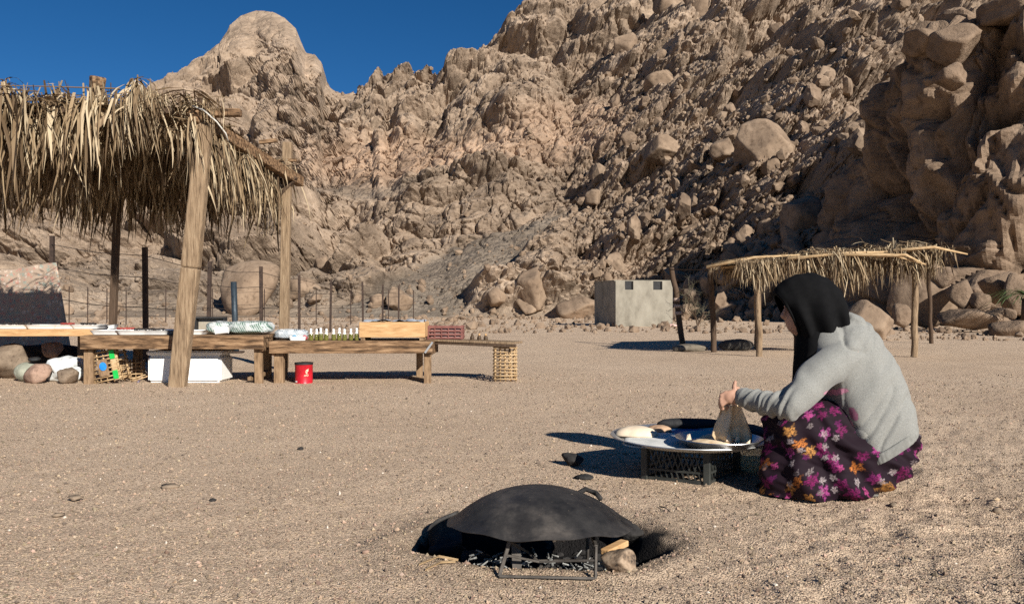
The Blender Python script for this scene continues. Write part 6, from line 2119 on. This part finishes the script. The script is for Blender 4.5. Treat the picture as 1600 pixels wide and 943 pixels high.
link("hem_band", hb, hoodie_o, ORG[person.name])
for wr_ in (wrl, wrr):
    d_ = (elb if wr_ is wrl else elr) - wr_
    d_ /= np.linalg.norm(d_)
    obj("cuff", MB().tube([wr_ + d_ * 0.0, wr_ + d_ * 0.012, wr_ + d_ * 0.05, wr_ + d_ * 0.066], [0.036, 0.0415, 0.046, 0.044], 28), M_rib_knit, hoodie_o, True)
# headscarf
def ring3(tp, bt, hw_, n_=44, ex=0.92, y=YC):
    return side_ring(tp, bt, hw_, n_, ex, y)
SF = [((1213, 461), (1245, 521), 0.058), ((1211, 457), (1246, 524), 0.064), ((1214, 450), (1251, 531), 0.075), ((1226, 438), (1262, 540), 0.095), ((1244, 429), (1276, 545), 0.112), ((1266, 427), (1292, 545), 0.120), ((1288, 434), (1305, 540), 0.116), ((1304, 448), (1316, 530), 0.098), ((1314, 466), (1322, 515), 0.066), ((1319, 482), (1323, 500), 0.02)]
rings = [ring3(*s_) for s_ in SF]
fine = []
for i in range(len(rings) - 1):
    for t_ in np.linspace(0, 1, 5, endpoint=False):
        fine.append(rings[i] * (1 - t_) + rings[i + 1] * t_)
fine.append(rings[-1])
k_ = len(fine)
out = []
for i, r_ in enumerate(fine):
    c_ = r_.mean(0)
    an = np.arange(len(r_)) * 2 * math.pi / len(r_)
    fd = 0.015 * np.sin(i * 0.62 + 1.2 * np.sin(an) + 0.6 * np.sin(3 * an)) * min(1, i / 8) * sstep(-0.35, 0.5, -np.cos(an) + 0.3 * np.abs(np.sin(an))) + 0.007 * fbm(r_ * np.array([10, 10, 16]), 2, 441) * min(1, i / 6)
    nrm = (r_ - c_) / (np.linalg.norm(r_ - c_, axis=1)[:, None] + 1e-6)
    out.append(r_ + nrm * fd[:, None])
mb = MB().loft(out, cap0=False, cap1=True)
dr = []
DRP = [((1316, 500), (1246, 520), 0.085), ((1322, 512), (1244, 545), 0.115), ((1312, 540), (1243, 570), 0.110), ((1296, 560), (1242, 592), 0.09), ((1275, 585), (1241, 606), 0.07), ((1262, 600), (1246, 610), 0.03)]
for i in range(len(DRP) - 1):
    A, B = ring3(*DRP[i]), ring3(*DRP[i + 1])
    for t_ in np.linspace(0, 1, 6, endpoint=(i == len(DRP) - 2)):
        r_ = A * (1 - t_) + B * t_
        c_ = r_.mean(0)
        nrm = (r_ - c_) / (np.linalg.norm(r_ - c_, axis=1)[:, None] + 1e-6)
        an = np.arange(len(r_)) * 2 * math.pi / len(r_)
        dr.append(r_ + nrm * (0.005 * np.sin(an * 8 + i + t_))[:, None])
q = MB().loft(dr, cap0=False, cap1=True)
mb.add(q.verts(), q.f)
o = obj("headscarf", mb, mat("black_scarf_cloth", [(0.0032, 0.0032, 0.0037), (0.0058, 0.0058, 0.0064)], 30, 0.9, 0.15, 120, dist=0.002, spec=0.12, sheen=0.0), person, True)
sd = o.modifiers.new("t", 'SOLIDIFY')
sd.thickness = 0.004
sd.offset = -1

# ------------------------------------------------------------------ small things on the ground
boulder(895, 728, 36, 22, 301, "black stone in the tray's shadow on the sand", d=4.35, planes=8, soft=10, sub=3, material=M_char, sink=0.05)
for k, (px, py, w, h_, lb, m_) in enumerate(((912, 748, 30, 8, "flat black shard below the black stone", M_char), (120, 780, 24, 8, "small flat grey stone at the lower left", M_grey_stone), (268, 762, 30, 7, "long flat grey stone on the open sand at left", M_grey_stone), (92, 805, 18, 5, "thin dark chip near the lower left corner", M_grey_stone), (333, 783, 10, 6, "tiny dark pebble right of the long flat stone", M_char), (572, 864, 12, 7, "tiny reddish pebble left of the fire hollow", M_pink_stone), (1395, 790, 12, 6, "small dark pebble right of the skirt hem", M_grey_stone), (470, 702, 10, 5, "small dark pebble in the middle of the open sand", M_char), (1555, 800, 12, 8, "dark pebble at the far right of the trodden sand", M_grey_stone))):
    boulder(px, py, w, h_, 310 + k, lb, d=ground_d(py), planes=8, soft=12, sub=2, material=m_, sink=0.1)
for k, (a, b2, lb) in enumerate((((655, 884), (716, 878), "dry palm strip lying left of the iron stand"), ((665, 892), (712, 886), "shorter dry palm strip nearer the camera"), ((1030, 792), (1046, 800), "dark twig below the black crate"))):
    p0, p1 = G(*a), G(*b2)
    w_ = 0.008
    mid_ = (p0 + p1) / 2 + (0, 0, 0.012)
    rr2 = []
    for q in (p0 + (0, 0, 0.004), mid_, p1 + (0, 0, 0.004)):
        q[2] += gz_at(q[0], q[1])
        rr2 += [q + (0, -w_, 0), q + (0, w_, 0.001)]
    o = obj("palm_strip" if k < 2 else "twig", MB().add(rr2, [(0, 1, 3, 2), (2, 3, 5, 4)]), M_rib if k < 2 else M_char, None, False, lb, "strip" if k < 2 else "twig")
    sd = o.modifiers.new("t", 'SOLIDIFY')
    sd.thickness = 0.002
# bits of cloth and litter near the hut
cloth_lump("rag", G(1030, 509) + (0, -0.3, 0), (0.20, 0.14, 0.14), 21, M_white, "white rag heaped at the hut's right foot", "rag", 0.3, 3)
cloth_lump("rag", G(1046, 510) + (0, -0.4, 0), (0.36, 0.16, 0.07), 22, mat("pinkish_rag", [(0.45, 0.28, 0.25), (0.6, 0.42, 0.38)], 8, 0.9, 0.3), "low pinkish rag beside the white one", "rag", 0.3, 3)
cloth_lump("cloth_heap", G(1150, 547), (0.34, 0.2, 0.13), 23, mat("dusty_dark_cloth", [(0.05, 0.045, 0.04), (0.11, 0.10, 0.085)], 10, 0.9, 0.4), "dark cloth heap on the sand between the small shelter's posts", "cloth", 0.2, 3)
cloth_lump("cloth_heap", G(1078, 549), (0.40, 0.2, 0.09), 24, mat("dusty_brown_cloth", [(0.10, 0.085, 0.065), (0.2, 0.17, 0.13)], 10, 0.9, 0.4), "brown cloth heap at the foot of the leaning post", "cloth", 0.25, 3)
# dry branch litter behind the small shelter
# leafless bush
def bush(base, h_, seed, label):
    rg_ = np.random.default_rng(seed)
    t = thing("dry_bush", base, label, "bush")
    mb, tw = MB(), MB()
    def grow_(p, d, L, r_, lvl):
        q = p.copy()
        pts = [p]
        for k in range(3):
            d = d + rg_.normal(0, 0.22, 3)
            d /= np.linalg.norm(d)
            q = q + d * L / 3
            pts.append(q)
        (mb if lvl < 2 else tw).tube(pts, np.linspace(r_, r_ * 0.6, 4), 5 if lvl < 2 else 3, False)
        if lvl < 4:
            for k in range(3 if lvl else 4):
                dd = d + rg_.normal(0, 0.65, 3) + np.array([0, 0, 0.1])
                grow_(pts[int(rg_.integers(1, 4))], dd / np.linalg.norm(dd), L * rg_.uniform(0.55, 0.8), r_ * 0.55, lvl + 1)
    for k in range(3):
        d = np.array([rg_.normal(0, 0.3), rg_.normal(0, 0.3), 1.0])
        grow_(np.asarray(base, float), d / np.linalg.norm(d), h_ * 0.45, 0.035, 0)
    obj("branches", mb, M_darkwood, t, True)
    o = obj("twigs", tw, mat("grey_green_twigs", [(0.10, 0.09, 0.055), (0.17, 0.15, 0.10)], 8, 0.9, 0.2), t, True)
    return t
bush(G(1090, 510), 2.0, 5, "bare twiggy bush standing right of the concrete hut")
# palm tuft at the right edge
pt = thing("palm_tuft", P(1603, 470, 26.0), "green palm tuft cut by the right edge, below the cliff", "palm")
rgp = np.random.default_rng(9)
mb = MB()
for k in range(90):
    a = rgp.uniform(0, 6.28)
    d = np.array([math.cos(a), math.sin(a), rgp.uniform(0.3, 1.3)])
    vv_, ff_ = ribbon(rgp, ORG[pt.name] + (0, 0, 0.2), d / np.linalg.norm(d), rgp.uniform(0.7, 1.5), 0.035, 1.4)
    mb.add(vv_, ff_)
obj("leaves", mb, mat("palm_green", [(0.03, 0.055, 0.015), (0.07, 0.10, 0.03)], 6, 0.6, 0.1), pt)
obj("stem", MB().tube([P(1603, 505, 26.0), P(1603, 466, 26.0)], [0.16, 0.12], 10), M_darkwood, pt, True)
